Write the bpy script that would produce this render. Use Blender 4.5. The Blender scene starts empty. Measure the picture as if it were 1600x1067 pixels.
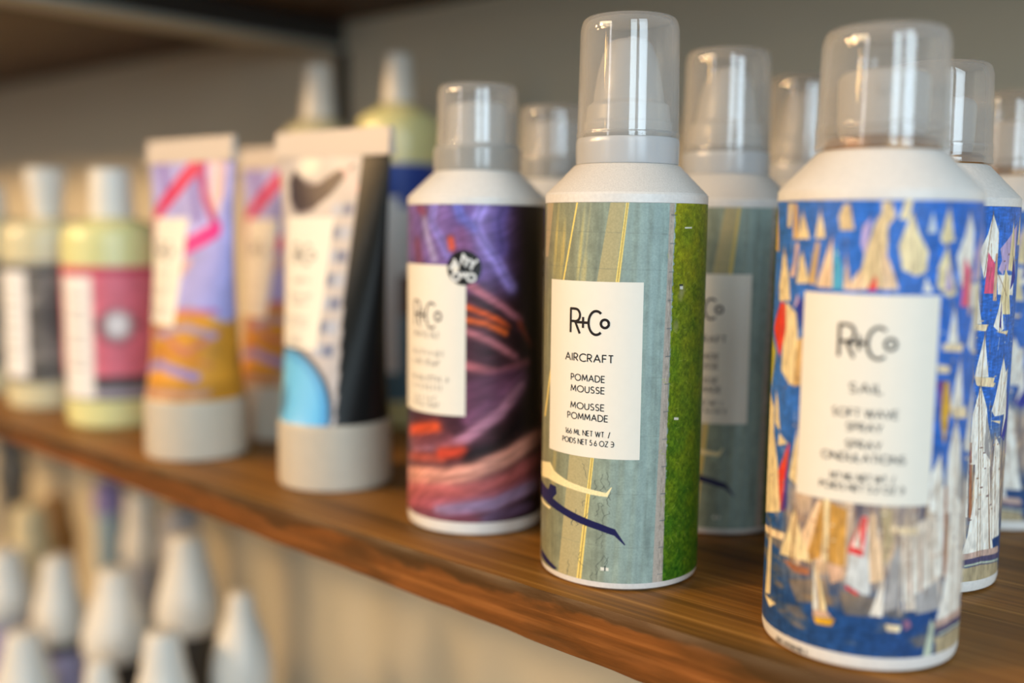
import bpy, bmesh, math, random, json
import numpy as np
from mathutils import Vector, Matrix

# ---------------------------------------------------------------- units: one can radius
U = 0.0265                      # metres per unit (every number below is in can radii)
PI = math.pi
col = bpy.context.scene.collection
scene = bpy.context.scene

def lin(c):
    c = np.asarray(c, float) / 255.0
    return np.where(c <= 0.04045, c / 12.92, ((c + 0.055) / 1.055) ** 2.4)
def rgba(c):
    l = lin(c); return (float(l[0]), float(l[1]), float(l[2]), 1.0)

# ---------------------------------------------------------------- camera
cam_data = bpy.data.cameras.new('camera'); cam = bpy.data.objects.new('camera', cam_data); col.objects.link(cam)
F_ = Vector((-0.65159183, 0.75005795, -0.11331882)); R_ = Vector((0.75411555, 0.6566621, 0.01022867)); Up_ = Vector((-0.08208426, 0.07879057, 0.99350602))
M = Matrix.Identity(4)
for i in range(3):
    M[i][0] = R_[i]; M[i][1] = Up_[i]; M[i][2] = -F_[i]
M.translation = Vector((0, 0, 4.35968603)) * U
cam.matrix_world = M
cam_data.sensor_width = 36.0; cam_data.lens = 36.0 * 1600.49 / 1600.0
cam_data.clip_start = 0.01
cam_data.dof.use_dof = True
cam_data.dof.focus_distance = 11.95 * U
cam_data.dof.aperture_fstop = 3.1
scene.camera = cam
scene.view_settings.view_transform = 'Standard'; scene.view_settings.look = 'None'
scene.view_settings.exposure = 0.0; scene.view_settings.gamma = 1.0
scene.view_settings.use_curve_mapping = False

# ---------------------------------------------------------------- world and lights
w = bpy.data.worlds.new('room_ambience'); scene.world = w; w.use_nodes = True
bg = w.node_tree.nodes['Background']; bg.inputs[0].default_value = (1.0, 0.90, 0.78, 1); bg.inputs[1].default_value = 0.15

def area(name, loc, target, sx, sy, power, color):
    d = bpy.data.lights.new(name, 'AREA'); d.shape = 'RECTANGLE'; d.size = sx; d.size_y = sy; d.energy = power; d.color = color
    o = bpy.data.objects.new(name, d); col.objects.link(o); o.location = loc
    o.rotation_euler = (Vector(target) - Vector(loc)).to_track_quat('-Z', 'Y').to_euler(); return o
area('window_daylight', (2.15, -0.75, 0.85), (-0.2, 0.3, 0.1), 0.85, 1.9, 38, (0.70, 0.87, 1.0))
area('window_daylight', (1.65, -1.65, 0.85), (-0.2, 0.3, 0.1), 0.65, 1.9, 26, (0.72, 0.89, 1.0))
area('doorway_daylight', (-0.85, -3.1, 0.8), (-0.2, 0.3, 0.1), 0.16, 1.8, 7, (0.95, 0.97, 1.0))
area('front_fill', (-1.5, -2.2, 1.45), (-0.35, 0.3, 0.0), 1.6, 0.45, 34, (1.0, 0.77, 0.50))  # warm front fill, added to brighten the wall below the shelf
def bulb(name, loc, power, radius, color):
    d = bpy.data.lights.new(name, 'POINT'); d.energy = power; d.color = color; d.shadow_soft_size = radius
    o = bpy.data.objects.new(name, d); col.objects.link(o); o.location = loc; return o
bulb('pendant_bulb', (-1.35, -1.25, 0.85), 76, 0.12, (1.0, 0.60, 0.26))
bulb('pendant_bulb', (-1.85, -1.1, 0.80), 46, 0.08, (1.0, 0.60, 0.26))
for k in range(5): bulb('glint_light', (-0.95 - 0.03 * k, -1.75 + 0.02 * k, 0.15 + 0.24 * k), 2.2, 0.035, (1.0, 0.60, 0.20))  # unseen bulbs added to give the caps warm streaked reflections

# ---------------------------------------------------------------- materials
def nodes(name):
    m = bpy.data.materials.new(name); m.use_nodes = True
    nt = m.node_tree; b = nt.nodes['Principled BSDF']; return m, nt, b
def N(nt, t, **kw):
    n = nt.nodes.new(t)
    for k, v in kw.items(): setattr(n, k, v)
    return n
def plain(name, c, rough=0.4, spec=0.5, noise=0.0, nscale=400, metallic=0.0, sss=0.0, coat=0.0):
    m, nt, b = nodes(name)
    b.inputs['Base Color'].default_value = rgba(c); b.inputs['Roughness'].default_value = rough
    b.inputs['Specular IOR Level'].default_value = spec; b.inputs['Metallic'].default_value = metallic
    b.inputs['Coat Weight'].default_value = coat
    if sss:
        b.inputs['Subsurface Weight'].default_value = sss; b.inputs['Subsurface Radius'].default_value = (1, .9, .7); b.inputs['Subsurface Scale'].default_value = 0.008
    tc = N(nt, 'ShaderNodeTexCoord'); nz = N(nt, 'ShaderNodeTexNoise'); nz.inputs['Scale'].default_value = nscale; nz.inputs['Detail'].default_value = 4
    nt.links.new(tc.outputs['Object'], nz.inputs['Vector'])
    mx = N(nt, 'ShaderNodeMix', data_type='RGBA', blend_type='MULTIPLY'); mx.inputs[0].default_value = noise
    mx.inputs[6].default_value = rgba(c); nt.links.new(nz.outputs['Color'], mx.inputs[7])
    bw = N(nt, 'ShaderNodeMapRange'); bw.inputs[1].default_value = .3; bw.inputs[2].default_value = .7; bw.inputs[3].default_value = .6; bw.inputs[4].default_value = 1.0
    nt.links.new(nz.outputs['Fac'], bw.inputs[0]); nt.links.new(bw.outputs[0], mx.inputs[7])
    nt.links.new(mx.outputs[2], b.inputs['Base Color'])
    return m
def clear(name, tint, haze, ior=1.66, rough=0.03, hazecol=(215, 216, 214)):
    m = bpy.data.materials.new(name); m.use_nodes = True; nt = m.node_tree
    nt.nodes.clear(); out = N(nt, 'ShaderNodeOutputMaterial')
    tr = N(nt, 'ShaderNodeBsdfTransparent'); tr.inputs[0].default_value = rgba(tint)
    df = N(nt, 'ShaderNodeBsdfDiffuse'); df.inputs[0].default_value = rgba(hazecol)
    tl = N(nt, 'ShaderNodeBsdfTranslucent'); tl.inputs[0].default_value = rgba(hazecol)
    a = N(nt, 'ShaderNodeMixShader'); a.inputs[0].default_value = .5; nt.links.new(df.outputs[0], a.inputs[1]); nt.links.new(tl.outputs[0], a.inputs[2])
    lw = N(nt, 'ShaderNodeLayerWeight'); lw.inputs[0].default_value = .35
    mr = N(nt, 'ShaderNodeMapRange'); mr.inputs[3].default_value = haze; mr.inputs[4].default_value = min(.9, haze * 3.2)
    nt.links.new(lw.outputs['Facing'], mr.inputs[0])
    c = N(nt, 'ShaderNodeMixShader'); nt.links.new(mr.outputs[0], c.inputs[0]); nt.links.new(tr.outputs[0], c.inputs[1]); nt.links.new(a.outputs[0], c.inputs[2])
    gl = N(nt, 'ShaderNodeBsdfGlossy'); gl.inputs['Roughness'].default_value = rough
    # reflectance of a thin clear wall: the same from both sides, rising towards grazing
    f0 = ((ior - 1) / (ior + 1)) ** 2
    lf = N(nt, 'ShaderNodeLayerWeight'); lf.inputs[0].default_value = .5
    pw = N(nt, 'ShaderNodeMath', operation='POWER'); pw.inputs[1].default_value = 5.0; nt.links.new(lf.outputs['Facing'], pw.inputs[0])
    fr = N(nt, 'ShaderNodeMapRange'); fr.inputs[3].default_value = f0; fr.inputs[4].default_value = .55; nt.links.new(pw.outputs[0], fr.inputs[0])
    d = N(nt, 'ShaderNodeMixShader'); nt.links.new(fr.outputs[0], d.inputs[0]); nt.links.new(c.outputs[0], d.inputs[1]); nt.links.new(gl.outputs[0], d.inputs[2])
    nt.links.new(d.outputs[0], out.inputs[0]); return m
def printed(name, rough=0.38, fine=0.0, fscale=900):
    m, nt, b = nodes(name)
    at = N(nt, 'ShaderNodeAttribute'); at.attribute_name = 'art'
    src = at.outputs['Color']
    if fine:
        tc = N(nt, 'ShaderNodeTexCoord'); nz = N(nt, 'ShaderNodeTexNoise'); nz.inputs['Scale'].default_value = fscale; nz.inputs['Detail'].default_value = 6
        nt.links.new(tc.outputs['Object'], nz.inputs['Vector'])
        mr = N(nt, 'ShaderNodeMapRange'); mr.inputs[1].default_value = .3; mr.inputs[2].default_value = .7; mr.inputs[3].default_value = 1 - fine; mr.inputs[4].default_value = 1 + fine
        nt.links.new(nz.outputs['Fac'], mr.inputs[0])
        mx = N(nt, 'ShaderNodeMix', data_type='RGBA', blend_type='MULTIPLY'); mx.inputs[0].default_value = 1
        nt.links.new(src, mx.inputs[6]); nt.links.new(mr.outputs[0], mx.inputs[7]); src = mx.outputs[2]
    nt.links.new(src, b.inputs['Base Color']); b.inputs['Roughness'].default_value = rough; b.inputs['Specular IOR Level'].default_value = .3
    return m
def wood(name, dark, mid, light, stretch=(3, 60, 60), band=0.5, streak=(150, 98, 48), bump=.25, patch=None, topband=False):
    m, nt, b = nodes(name)
    tc = N(nt, 'ShaderNodeTexCoord'); mp = N(nt, 'ShaderNodeMapping'); mp.inputs['Scale'].default_value = stretch
    nt.links.new(tc.outputs['Object'], mp.inputs[0])
    n1 = N(nt, 'ShaderNodeTexNoise'); n1.inputs['Scale'].default_value = 1.6; n1.inputs['Detail'].default_value = 8; n1.inputs['Roughness'].default_value = .62
    nt.links.new(mp.outputs[0], n1.inputs['Vector'])
    r = N(nt, 'ShaderNodeValToRGB'); e = r.color_ramp.elements
    e[0].position = .30; e[0].color = rgba(dark); e[1].position = .72; e[1].color = rgba(light)
    k = e.new(.5); k.color = rgba(mid)
    nt.links.new(n1.outputs['Fac'], r.inputs[0])
    # growth lines along the board
    mp2 = N(nt, 'ShaderNodeMapping'); mp2.inputs['Scale'].default_value = (stretch[0] * .7, 430, 430); nt.links.new(tc.outputs['Object'], mp2.inputs[0])
    n2 = N(nt, 'ShaderNodeTexNoise'); n2.inputs['Scale'].default_value = 1.0; n2.inputs['Detail'].default_value = 3; nt.links.new(mp2.outputs[0], n2.inputs['Vector'])
    r2 = N(nt, 'ShaderNodeMapRange'); r2.inputs[1].default_value = .55; r2.inputs[2].default_value = .72; r2.inputs[4].default_value = band
    nt.links.new(n2.outputs['Fac'], r2.inputs[0])
    mx = N(nt, 'ShaderNodeMix', data_type='RGBA'); nt.links.new(r2.outputs[0], mx.inputs[0]); nt.links.new(r.outputs[0], mx.inputs[6]); mx.inputs[7].default_value = rgba(streak)
    src = mx.outputs[2]
    r4 = N(nt, 'ShaderNodeMapRange'); r4.inputs[1].default_value = .44; r4.inputs[2].default_value = .30; r4.inputs[4].default_value = band
    nt.links.new(n2.outputs['Fac'], r4.inputs[0])
    mx4 = N(nt, 'ShaderNodeMix', data_type='RGBA'); nt.links.new(r4.outputs[0], mx4.inputs[0]); nt.links.new(src, mx4.inputs[6]); mx4.inputs[7].default_value = rgba(dark); src = mx4.outputs[2]
    if patch:
        n3 = N(nt, 'ShaderNodeTexNoise'); n3.inputs['Scale'].default_value = 1.0; n3.inputs['Detail'].default_value = 5
        mp3 = N(nt, 'ShaderNodeMapping'); mp3.inputs['Scale'].default_value = (14, 40, 70); nt.links.new(tc.outputs['Object'], mp3.inputs[0]); nt.links.new(mp3.outputs[0], n3.inputs['Vector'])
        r3 = N(nt, 'ShaderNodeMapRange'); r3.inputs[1].default_value = .47; r3.inputs[2].default_value = .60; nt.links.new(n3.outputs['Fac'], r3.inputs[0])
        mx3 = N(nt, 'ShaderNodeMix', data_type='RGBA'); nt.links.new(r3.outputs[0], mx3.inputs[0]); nt.links.new(src, mx3.inputs[6]); mx3.inputs[7].default_value = rgba(patch); src = mx3.outputs[2]
        if topband:   # darker sawn band with a ragged lower limit just under the arris
            sx = N(nt, 'ShaderNodeSeparateXYZ'); nt.links.new(tc.outputs['Object'], sx.inputs[0])
            n5 = N(nt, 'ShaderNodeTexNoise'); n5.inputs['Scale'].default_value = 1.0; n5.inputs['Detail'].default_value = 6; mp5 = N(nt, 'ShaderNodeMapping'); mp5.inputs['Scale'].default_value = (26, 10, 60); nt.links.new(tc.outputs['Object'], mp5.inputs[0]); nt.links.new(mp5.outputs[0], n5.inputs['Vector'])
            ma = N(nt, 'ShaderNodeMath', operation='MULTIPLY_ADD'); ma.inputs[1].default_value = .022; nt.links.new(n5.outputs['Fac'], ma.inputs[0]); nt.links.new(sx.outputs['Z'], ma.inputs[2])
            r5 = N(nt, 'ShaderNodeMapRange'); r5.inputs[1].default_value = .0062; r5.inputs[2].default_value = .0076; r5.inputs[4].default_value = .8; nt.links.new(ma.outputs[0], r5.inputs[0])
            mx5 = N(nt, 'ShaderNodeMix', data_type='RGBA'); nt.links.new(r5.outputs[0], mx5.inputs[0]); nt.links.new(src, mx5.inputs[6]); mx5.inputs[7].default_value = rgba((70, 46, 14)); src = mx5.outputs[2]
    nt.links.new(src, b.inputs['Base Color'])
    b.inputs['Roughness'].default_value = .5; b.inputs['Specular IOR Level'].default_value = .35
    bp = N(nt, 'ShaderNodeBump'); bp.inputs['Strength'].default_value = bump; bp.inputs['Distance'].default_value = .0006
    nt.links.new(n1.outputs['Fac'], bp.inputs['Height']); nt.links.new(bp.outputs[0], b.inputs['Normal'])
    return m

MAT = dict(
    can_white=plain('white_enamel', (232, 230, 226), .38, .5, .25, 900),
    speckle=plain('white_enamel_dusty', (226, 222, 216), .45, .4, .5, 2600),
    paper=plain('label_paper', (240, 235, 222), .5, .35, .05, 300),
    ink=plain('black_ink', (26, 22, 26), .5, .3),
    ink_soft=plain('grey_ink', (95, 88, 84), .5, .3),
    white_ink=plain('white_ink', (235, 235, 232), .5, .3),
    sticker=plain('black_sticker', (22, 22, 22), .35, .5),
    clear=clear('clear_plastic', (248, 248, 248), .15, hazecol=(236, 236, 234)),
    collar=plain('milky_plastic', (186, 188, 190), .22, .5, sss=.2),
    collar_clear=clear('frosted_plastic', (240, 240, 240), .45, rough=.10),
    nozzle=plain('white_plastic', (208, 206, 202), .3, .5, sss=.2),
    gold=plain('gold_lacquer', (150, 105, 50), .3, .5, metallic=.7),
    art=printed('printed_sleeve_ink', .40), art_fine=printed('printed_sleeve_fine', .42, .10, 1500), tube_art=printed('printed_tube_ink', .33),
    frosted_cap=plain('frosted_white_cap', (200, 190, 172), .5, .4, .15, 200, sss=.2),
    seam=plain('crimped_plastic', (204, 192, 180), .4, .4),
    lotion=plain('pale_yellow_bottle', (226, 221, 160), .22, .5, sss=.3),
    lotion_pale=plain('pale_cream_bottle', (214, 206, 168), .25, .5, sss=.3),
    bottle_green=plain('pale_green_bottle', (224, 221, 158), .25, .5, sss=.3),
    cap_white=plain('cap_white_plastic', (222, 218, 208), .35, .5, sss=.1),
    wall=plain('wall_paint', (204, 197, 176), .9, .1, .10, 9),
    steel=plain('grey_painted_steel', (160, 164, 156), .45, .5, .2, 60),
    dark=plain('charcoal_plastic', (52, 50, 48), .35, .5), grey=plain('grey_plastic', (95, 95, 92), .4, .4),
    lilac=plain('lilac_plastic', (128, 120, 176), .4, .4), blue=plain('pale_blue_plastic', (150, 175, 190), .4, .4),
    lav_label=plain('lavender_label', (168, 165, 200), .5, .3), tan=plain('amber_plastic', (150, 112, 58), .35, .5),
    cream=plain('cream_plastic', (214, 200, 160), .4, .4), silver=plain('silver_grey_plastic', (165, 165, 170), .4, .4),
    top=wood('shelf_top_wood', (90, 60, 14), (130, 86, 26), (156, 106, 38), streak=(196, 144, 72), band=.7),
    front=wood('shelf_edge_wood', (80, 48, 12), (118, 69, 22), (146, 86, 34), (9, 60, 60), band=.45, streak=(176, 112, 54), bump=.9, patch=(74, 48, 14), topband=True),
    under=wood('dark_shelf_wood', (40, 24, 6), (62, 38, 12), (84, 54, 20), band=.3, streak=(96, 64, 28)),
)

# ---------------------------------------------------------------- mesh helpers
def link(name, me, parent=None, loc=None, rz=0.0):
    o = bpy.data.objects.new(name, me); col.objects.link(o)
    if parent: o.parent = parent
    if loc is not None: o.location = Vector(loc) * U
    o.rotation_euler = (0, 0, rz); return o
def mesh(name, V, F, mats, smooth=True, sharp=35, fm=None):
    V = np.asarray(V, np.float32) * U
    me = bpy.data.meshes.new(name)
    if isinstance(F, np.ndarray):
        n = len(F); me.vertices.add(len(V)); me.vertices.foreach_set('co', V.ravel())
        me.loops.add(n * 4); me.loops.foreach_set('vertex_index', F.astype(np.int32).ravel())
        me.polygons.add(n); me.polygons.foreach_set('loop_start', np.arange(0, n * 4, 4, dtype=np.int32))
        me.update(calc_edges=True)
    else:
        me.from_pydata([tuple(v) for v in V], [], F); me.update()
    for m in (mats if isinstance(mats, (list, tuple)) else [mats]): me.materials.append(m)
    if fm is not None: me.polygons.foreach_set('material_index', np.asarray(fm, np.int32))
    if smooth:
        me.polygons.foreach_set('use_smooth', np.ones(len(me.polygons), bool))
        if sharp: me.set_sharp_from_angle(angle=math.radians(sharp))
    me.validate(); return me
def fillet(P, rad, k=5):
    """round the corners of an (r, z) profile"""
    out = [P[0]]
    for i in range(1, len(P) - 1):
        rr = rad[i] if isinstance(rad, (list, tuple)) else rad
        a, b, c = map(np.array, (P[i - 1], P[i], P[i + 1]))
        if rr <= 0: out.append(tuple(b)); continue
        la, lc = np.linalg.norm(a - b), np.linalg.norm(c - b)
        d = min(rr, la * .45, lc * .45)
        p, q = b + (a - b) / la * d, b + (c - b) / lc * d
        for t in np.linspace(0, 1, k):
            out.append(tuple((1 - t) ** 2 * p + 2 * t * (1 - t) * b + t * t * q))
    out.append(P[-1]); return out
def lathe(name, P, mat, seg=96, off=(0, 0), closed=False):
    V = []; F = []
    n = len(P)
    for r, z in P:
        for j in range(seg):
            a = 2 * PI * j / seg; V.append((off[0] + max(r, 1e-4) * math.cos(a), off[1] + max(r, 1e-4) * math.sin(a), z))
    for i in range(n if closed else n - 1):
        i2 = (i + 1) % n
        for j in range(seg):
            j2 = (j + 1) % seg; F.append((i * seg + j, i * seg + j2, i2 * seg + j2, i2 * seg + j))
    return mesh(name, V, F, mat)
def box(V, F, x0, x1, y0, y1, z0, z1):
    b = len(V)
    V += [(x0, y0, z0), (x1, y0, z0), (x1, y1, z0), (x0, y1, z0), (x0, y0, z1), (x1, y0, z1), (x1, y1, z1), (x0, y1, z1)]
    F += [tuple(b + i for i in f) for f in ((0, 3, 2, 1), (4, 5, 6, 7), (0, 1, 5, 4), (1, 2, 6, 5), (2, 3, 7, 6), (3, 0, 4, 7))]
def bevelled_box(name, x0, x1, y0, y1, z0, z1, mat, bev=.05, seg=2):
    bm = bmesh.new(); bmesh.ops.create_cube(bm, size=1)
    for v in bm.verts: v.co = Vector(((x0 + x1) / 2 + v.co.x * (x1 - x0), (y0 + y1) / 2 + v.co.y * (y1 - y0), (z0 + z1) / 2 + v.co.z * (z1 - z0))) * U
    bmesh.ops.bevel(bm, geom=bm.edges[:], offset=bev * U, segments=seg, affect='EDGES')
    me = bpy.data.meshes.new(name); bm.to_mesh(me); bm.free(); me.materials.append(mat); return me
def tag(o, label, cat, group=None):
    o['label'] = label; o['category'] = cat
    if group: o['group'] = group
    return o
def thing(name, label, cat, x, y, z=0.0, rz=0.0, group=None):
    o = bpy.data.objects.new(name, None); col.objects.link(o); o.empty_display_size = .01
    o.location = Vector((x, y, z)) * U; o.rotation_euler = (0, 0, rz); return tag(o, label, cat, group)
def copy_thing(src, label, x, y, rz):
    r = src.copy(); col.objects.link(r); r.location = Vector((x, y, 0)) * U; r.rotation_euler = (0, 0, rz); r['label'] = label
    for ch in list(src.children):
        c = ch.copy(); col.objects.link(c); c.parent = r
        for g in list(ch.children):
            d = g.copy(); col.objects.link(d); d.parent = c
    return r
def facing(x, y, turn=0.0):
    """turn about z so that the local -Y side looks at a point standing at the origin"""
    return math.atan2(-y, -x) + PI / 2 + turn

# ---------------------------------------------------------------- painting printed art on a sleeve: u = arc length round the can, z = height
_rng = np.random.default_rng(7)
_grid = _rng.random((256, 256))
def vnoise(x, y):
    xi = np.floor(x).astype(int); yi = np.floor(y).astype(int); fx = x - xi; fy = y - yi
    fx = fx * fx * (3 - 2 * fx); fy = fy * fy * (3 - 2 * fy)
    g = lambda a, b: _grid[a % 256, b % 256]
    return (g(xi, yi) * (1 - fx) + g(xi + 1, yi) * fx) * (1 - fy) + (g(xi, yi + 1) * (1 - fx) + g(xi + 1, yi + 1) * fx) * fy
def fbm(x, y, o=4):
    s = 0; a = .5; t = 0
    for k in range(o):
        s = s + a * vnoise(x * 2 ** k + 17.3 * k, y * 2 ** k + 5.1 * k); t += a; a *= .5
    return s / t
class Art:
    def __init__(self, us, zs, base):
        self.us = np.asarray(us); self.zs = np.asarray(zs); self.C = np.empty((len(zs), len(us), 3)); self.C[:] = base
        self.GU, self.GZ = np.meshgrid(self.us, self.zs)
    def blend(self, sl, a, c):
        c = np.asarray(c, float); self.C[sl] = self.C[sl] * (1 - a[..., None]) + c * a[..., None]
    def window(self, u0, u1, z0, z1):
        i0, i1 = np.searchsorted(self.zs, [z0, z1]); j0, j1 = np.searchsorted(self.us, [u0, u1])
        return slice(max(i0 - 1, 0), i1 + 1), slice(max(j0 - 1, 0), j1 + 1)
    def poly(self, pts, c, alpha=1.0):
        P = np.asarray(pts, float); sl = self.window(P[:, 0].min() - .02, P[:, 0].max() + .02, P[:, 1].min() - .02, P[:, 1].max() + .02)
        X = self.GU[sl]; Y = self.GZ[sl]
        if X.size == 0: return
        dz = self.zs[1] - self.zs[0]; cov = np.zeros(X.shape)
        for ox in (-.33, 0, .33):
            for oy in (-.33, 0, .33):
                x = X + ox * dz; y = Y + oy * dz; ins = np.zeros(X.shape, bool)
                for (x0, y0), (x1, y1) in zip(P, np.roll(P, -1, 0)):
                    if y0 == y1: continue
                    cond = (y0 > y) != (y1 > y)
                    ins ^= cond & (x < (x1 - x0) * (y - y0) / (y1 - y0) + x0)
                cov += ins
        self.blend(sl, cov / 9 * alpha, c)
    def stroke(self, pts, wd, c, alpha=1.0, soft=.5):
        P = np.asarray(pts, float); r = wd / 2
        sl = self.window(P[:, 0].min() - wd, P[:, 0].max() + wd, P[:, 1].min() - wd, P[:, 1].max() + wd)
        X = self.GU[sl]; Y = self.GZ[sl]
        if X.size == 0: return
        D = np.full(X.shape, 1e9)
        for (x0, y0), (x1, y1) in zip(P[:-1], P[1:]):
            L = (x1 - x0) ** 2 + (y1 - y0) ** 2 + 1e-12
            t = np.clip(((X - x0) * (x1 - x0) + (Y - y0) * (y1 - y0)) / L, 0, 1)
            D = np.minimum(D, np.hypot(X - x0 - t * (x1 - x0), Y - y0 - t * (y1 - y0)))
        a = np.clip((r * (1 + soft) - D) / (2 * soft * r + 1e-9), 0, 1); a = a * a * (3 - 2 * a)
        self.blend(sl, a * alpha, c)
    def spot(self, u, z, ru, rz_, c, alpha=1.0):
        sl = self.window(u - ru, u + ru, z - rz_, z + rz_); X = self.GU[sl]; Y = self.GZ[sl]
        if X.size == 0: return
        d = np.hypot((X - u) / ru, (Y - z) / rz_); a = np.clip((1 - d) * 1.6, 0, 1); self.blend(sl, a * alpha, c)
    def blur(self, n):
        for k in range(n):
            C = self.C; self.C = np.concatenate([C[:1], (C[:-2] + 2 * C[1:-1] + C[2:]) / 4, C[-1:]]); C = self.C
            self.C = np.concatenate([C[:, :1], (C[:, :-2] + 2 * C[:, 1:-1] + C[:, 2:]) / 4, C[:, -1:]], 1)
    def colors(self):
        c = lin(np.clip(self.C, 0, 255)).reshape(-1, 3); return np.concatenate([c, np.ones((len(c), 1))], 1).astype(np.float32)
def columns(u0, u1, n, m):
    """fine columns from u0 to u1, m coarse ones round the rest"""
    return np.concatenate([np.linspace(-PI, u0, m // 2, endpoint=False), np.linspace(u0, u1, n, endpoint=False), np.linspace(u1, PI, m // 2)])
def art_mesh(name, art, pos, mat):
    """pos(U, Z) -> xyz arrays"""
    X, Y, Z = pos(art.GU, art.GZ); V = np.stack([X, Y, Z], -1).reshape(-1, 3)
    nz, nu = art.GU.shape; idx = np.arange(nz * nu).reshape(nz, nu)
    F = np.stack([idx[:-1, :-1], idx[:-1, 1:], idx[1:, 1:], idx[1:, :-1]], -1).reshape(-1, 4)
    me = mesh(name, V, F, mat, sharp=None)
    at = me.color_attributes.new('art', 'FLOAT_COLOR', 'POINT'); at.data.foreach_set('color', art.colors().ravel())
    return me
def cyl(r):
    return lambda u, z: (r * np.sin(u), -r * np.cos(u), z)

# ---------------------------------------------------------------- lettering: pen strokes laid on the can
def arc(cx, cy, rx, ry, a0, a1, n=14):
    return [(cx + rx * math.cos(math.radians(a0 + (a1 - a0) * i / n)), cy + ry * math.sin(math.radians(a0 + (a1 - a0) * i / n))) for i in range(n + 1)]
G = {
 'A': (.78, [[(0, 0), (.39, 1), (.78, 0)], [(.15, .36), (.63, .36)]]),
 'B': (.55, [[(0, 0), (0, 1), (.25, 1)] + arc(.25, .76, .24, .24, 90, -90) + [(0, .52)], [(.25, .52)] + arc(.27, .26, .27, .26, 90, -90) + [(0, 0)]]),
 'C': (.78, [arc(.5, .5, .5, .5, 48, 312, 20)]),
 'D': (.72, [[(0, 0), (0, 1), (.24, 1)] + arc(.24, .5, .48, .5, 90, -90) + [(0, 0)]]),
 'E': (.48, [[(.48, 1), (0, 1), (0, 0), (.48, 0)], [(0, .52), (.44, .52)]]),
 'F': (.46, [[(.46, 1), (0, 1), (0, 0)], [(0, .52), (.42, .52)]]),
 'I': (.02, [[(0, 0), (0, 1)]]),
 'L': (.42, [[(0, 1), (0, 0), (.42, 0)]]),
 'M': (.86, [[(0, 0), (.1, 1), (.43, .2), (.76, 1), (.86, 0)]]),
 'N': (.72, [[(0, 0), (0, 1), (.72, 0), (.72, 1)]]),
 'O': (1.0, [arc(.5, .5, .5, .5, 0, 360, 26)]),
 'P': (.5, [[(0, 0), (0, 1), (.22, 1)] + arc(.22, .73, .27, .27, 90, -90) + [(0, .46)]]),
 'R': (.54, [[(0, 0), (0, 1), (.22, 1)] + arc(.22, .73, .27, .27, 90, -90) + [(0, .46)], [(.2, .46), (.54, 0)]]),
 'S': (.5, [arc(.26, .75, .22, .25, 35, 270, 12) + arc(.25, .25, .25, .25, 90, -145, 12)]),
 'T': (.52, [[(0, 1), (.52, 1)], [(.26, 1), (.26, 0)]]),
 'U': (.62, [[(0, 1), (0, .31)] + arc(.31, .31, .31, .31, 180, 360) + [(.62, 1)]]),
 'V': (.72, [[(0, 1), (.36, 0), (.72, 1)]]),
 'W': (1.05, [[(0, 1), (.27, 0), (.525, .95), (.78, 0), (1.05, 1)]]),
 'Y': (.64, [[(0, 1), (.32, .46), (.64, 1)], [(.32, .46), (.32, 0)]]),
 'Z': (.58, [[(0, 1), (.58, 1), (0, 0), (.58, 0)]]),
 '1': (.18, [[(0, .82), (.18, 1), (.18, 0)]]),
 '2': (.5, [arc(.25, .73, .25, .27, 170, -35, 12) + [(0, 0), (.5, 0)]]),
 '4': (.54, [[(.42, 0), (.42, 1), (0, .28), (.54, .28)]]),
 '5': (.5, [[(.44, 1), (.12, 1), (.06, .58)] + arc(.23, .31, .26, .31, 110, -150, 14)]),
 '6': (.52, [[(.36, 1), (.04, .42)] + arc(.26, .28, .26, .28, 150, 510, 20)]),
 '7': (.48, [[(0, 1), (.48, 1), (.14, 0)]]),
 '.': (.04, [[(0, 0), (.03, 0)]]), '/': (.36, [[(0, -.1), (.36, 1.08)]]),
 'e': (.62, [arc(.22, .5, .40, .52, 118, -118, 18), [(.0, .52), (.6, .52)]]),
}
def ribbons(lines, wd, pos, disc=8):
    """lines: list of polylines in (s, z); pos(s, z) -> xyz; returns one mesh worth of flat pen strokes"""
    V = []; F = []
    for L in lines:
        P = [L[0]]
        for a, b in zip(L[:-1], L[1:]):
            k = max(1, int(math.hypot(b[0] - a[0], b[1] - a[1]) / .05))
            P += [(a[0] + (b[0] - a[0]) * i / k, a[1] + (b[1] - a[1]) * i / k) for i in range(1, k + 1)]
        for a, b in zip(P[:-1], P[1:]):
            dx, dy = b[0] - a[0], b[1] - a[1]; l = math.hypot(dx, dy)
            if l < 1e-9: continue
            nx, ny = -dy / l * wd / 2, dx / l * wd / 2; n = len(V)
            V += [pos(a[0] - nx, a[1] - ny), pos(b[0] - nx, b[1] - ny), pos(b[0] + nx, b[1] + ny), pos(a[0] + nx, a[1] + ny)]
            F.append((n, n + 1, n + 2, n + 3))
        for c in P[1:-1]:
            n = len(V); V += [pos(c[0] + wd / 2 * math.cos(2 * PI * i / disc), c[1] + wd / 2 * math.sin(2 * PI * i / disc)) for i in range(disc)]
            F.append(tuple(range(n, n + disc)))
    return V, F
def text_lines(txt, h, width, sc, zc, gap=.24, space=.40):
    x = 0; out = []
    for ch in txt:
        if ch == ' ': x += space; continue
        wch, st = G[ch]
        out += [[(x + a, b) for a, b in L] for L in st]; x += wch + gap
    tot = x - gap; k = width / tot
    return [[(sc + (a - tot / 2) * k, zc + (b - .5) * h) for a, b in L] for L in out]
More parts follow.
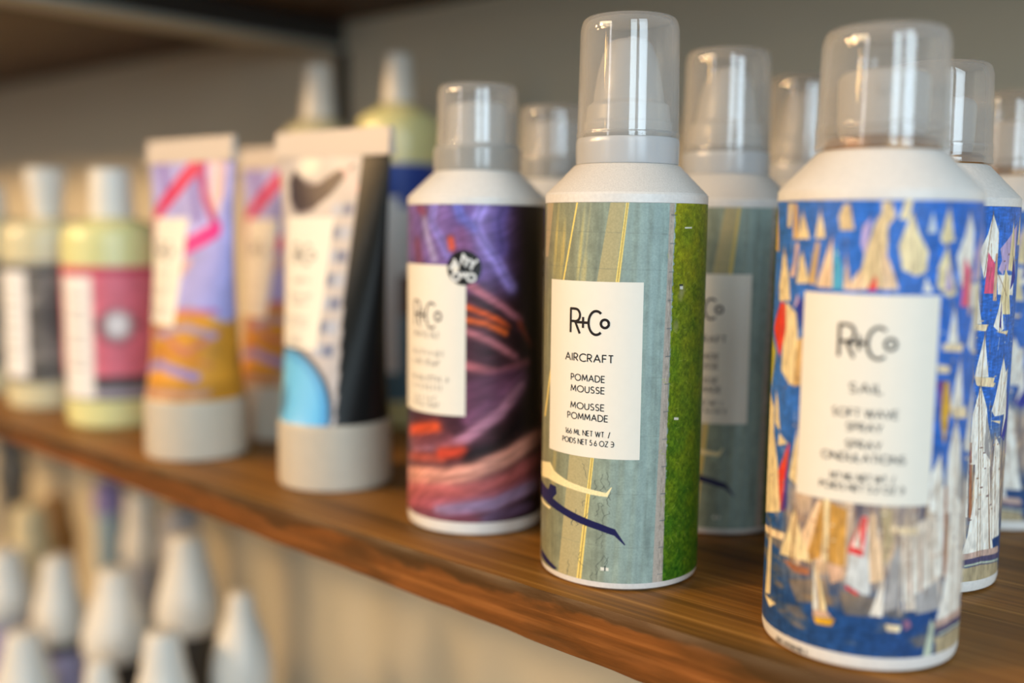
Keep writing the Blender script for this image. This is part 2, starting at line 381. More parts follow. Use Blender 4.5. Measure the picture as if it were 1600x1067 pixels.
def logo_lines(s0, z0, wd, h):
    """the joined monogram: R, plus, C and a small raised o"""
    L = [[(.0, 0), (.0, 1), (.14, 1)] + arc(.14, .74, .13, .26, 90, -90, 12) + [(0, .48)], [(.13, .48), (.27, -.02)], [(.13, .45), (.52, .45)], [(.355, .22), (.355, .68)],
         arc(.69, .46, .19, .49, 52, 308, 22), arc(.90, .44, .095, .17, 0, 360, 20)]
    return [[(s0 + a * wd, z0 + b * h) for a, b in l] for l in L]
def flat_on(r):
    return lambda s, z: (r * math.sin(s), -r * math.cos(s), z)
def panel(name, s0, s1, z0, z1, r, mat, n=40):
    V = []; F = []
    for i in range(n + 1):
        s = s0 + (s1 - s0) * i / n
        for z in (z0, z1): V.append((r * math.sin(s), -r * math.cos(s), z))
    for i in range(n): F.append((2 * i, 2 * i + 2, 2 * i + 3, 2 * i + 1))
    return mesh(name, V, F, mat, sharp=None)
def add_label(root, s0, s1, z0, z1, logo, rows, ink='ink', pen=1.0):
    lab = link('label', panel('label', s0, s1, z0, z1, 1.0045, MAT['paper']), root); lab['label'] = 'cream paper label'
    lines = logo_lines(*logo)
    V, F = ribbons(lines, .030 * pen, flat_on(1.008)); link('logo', mesh('logo', V, F, MAT[ink], smooth=False), lab)
    V = []; F = []
    for txt, h, wd, sc, zc, pw in rows:
        v, f = ribbons(text_lines(txt, h, wd, sc, zc) if isinstance(txt, str) else txt, pw * pen, flat_on(1.008))
        b = len(V); V += v; F += [tuple(i + b for i in q) for q in f]
    link('lettering', mesh('lettering', V, F, MAT[ink], smooth=False), lab)
    return lab
D2 = PI / 180

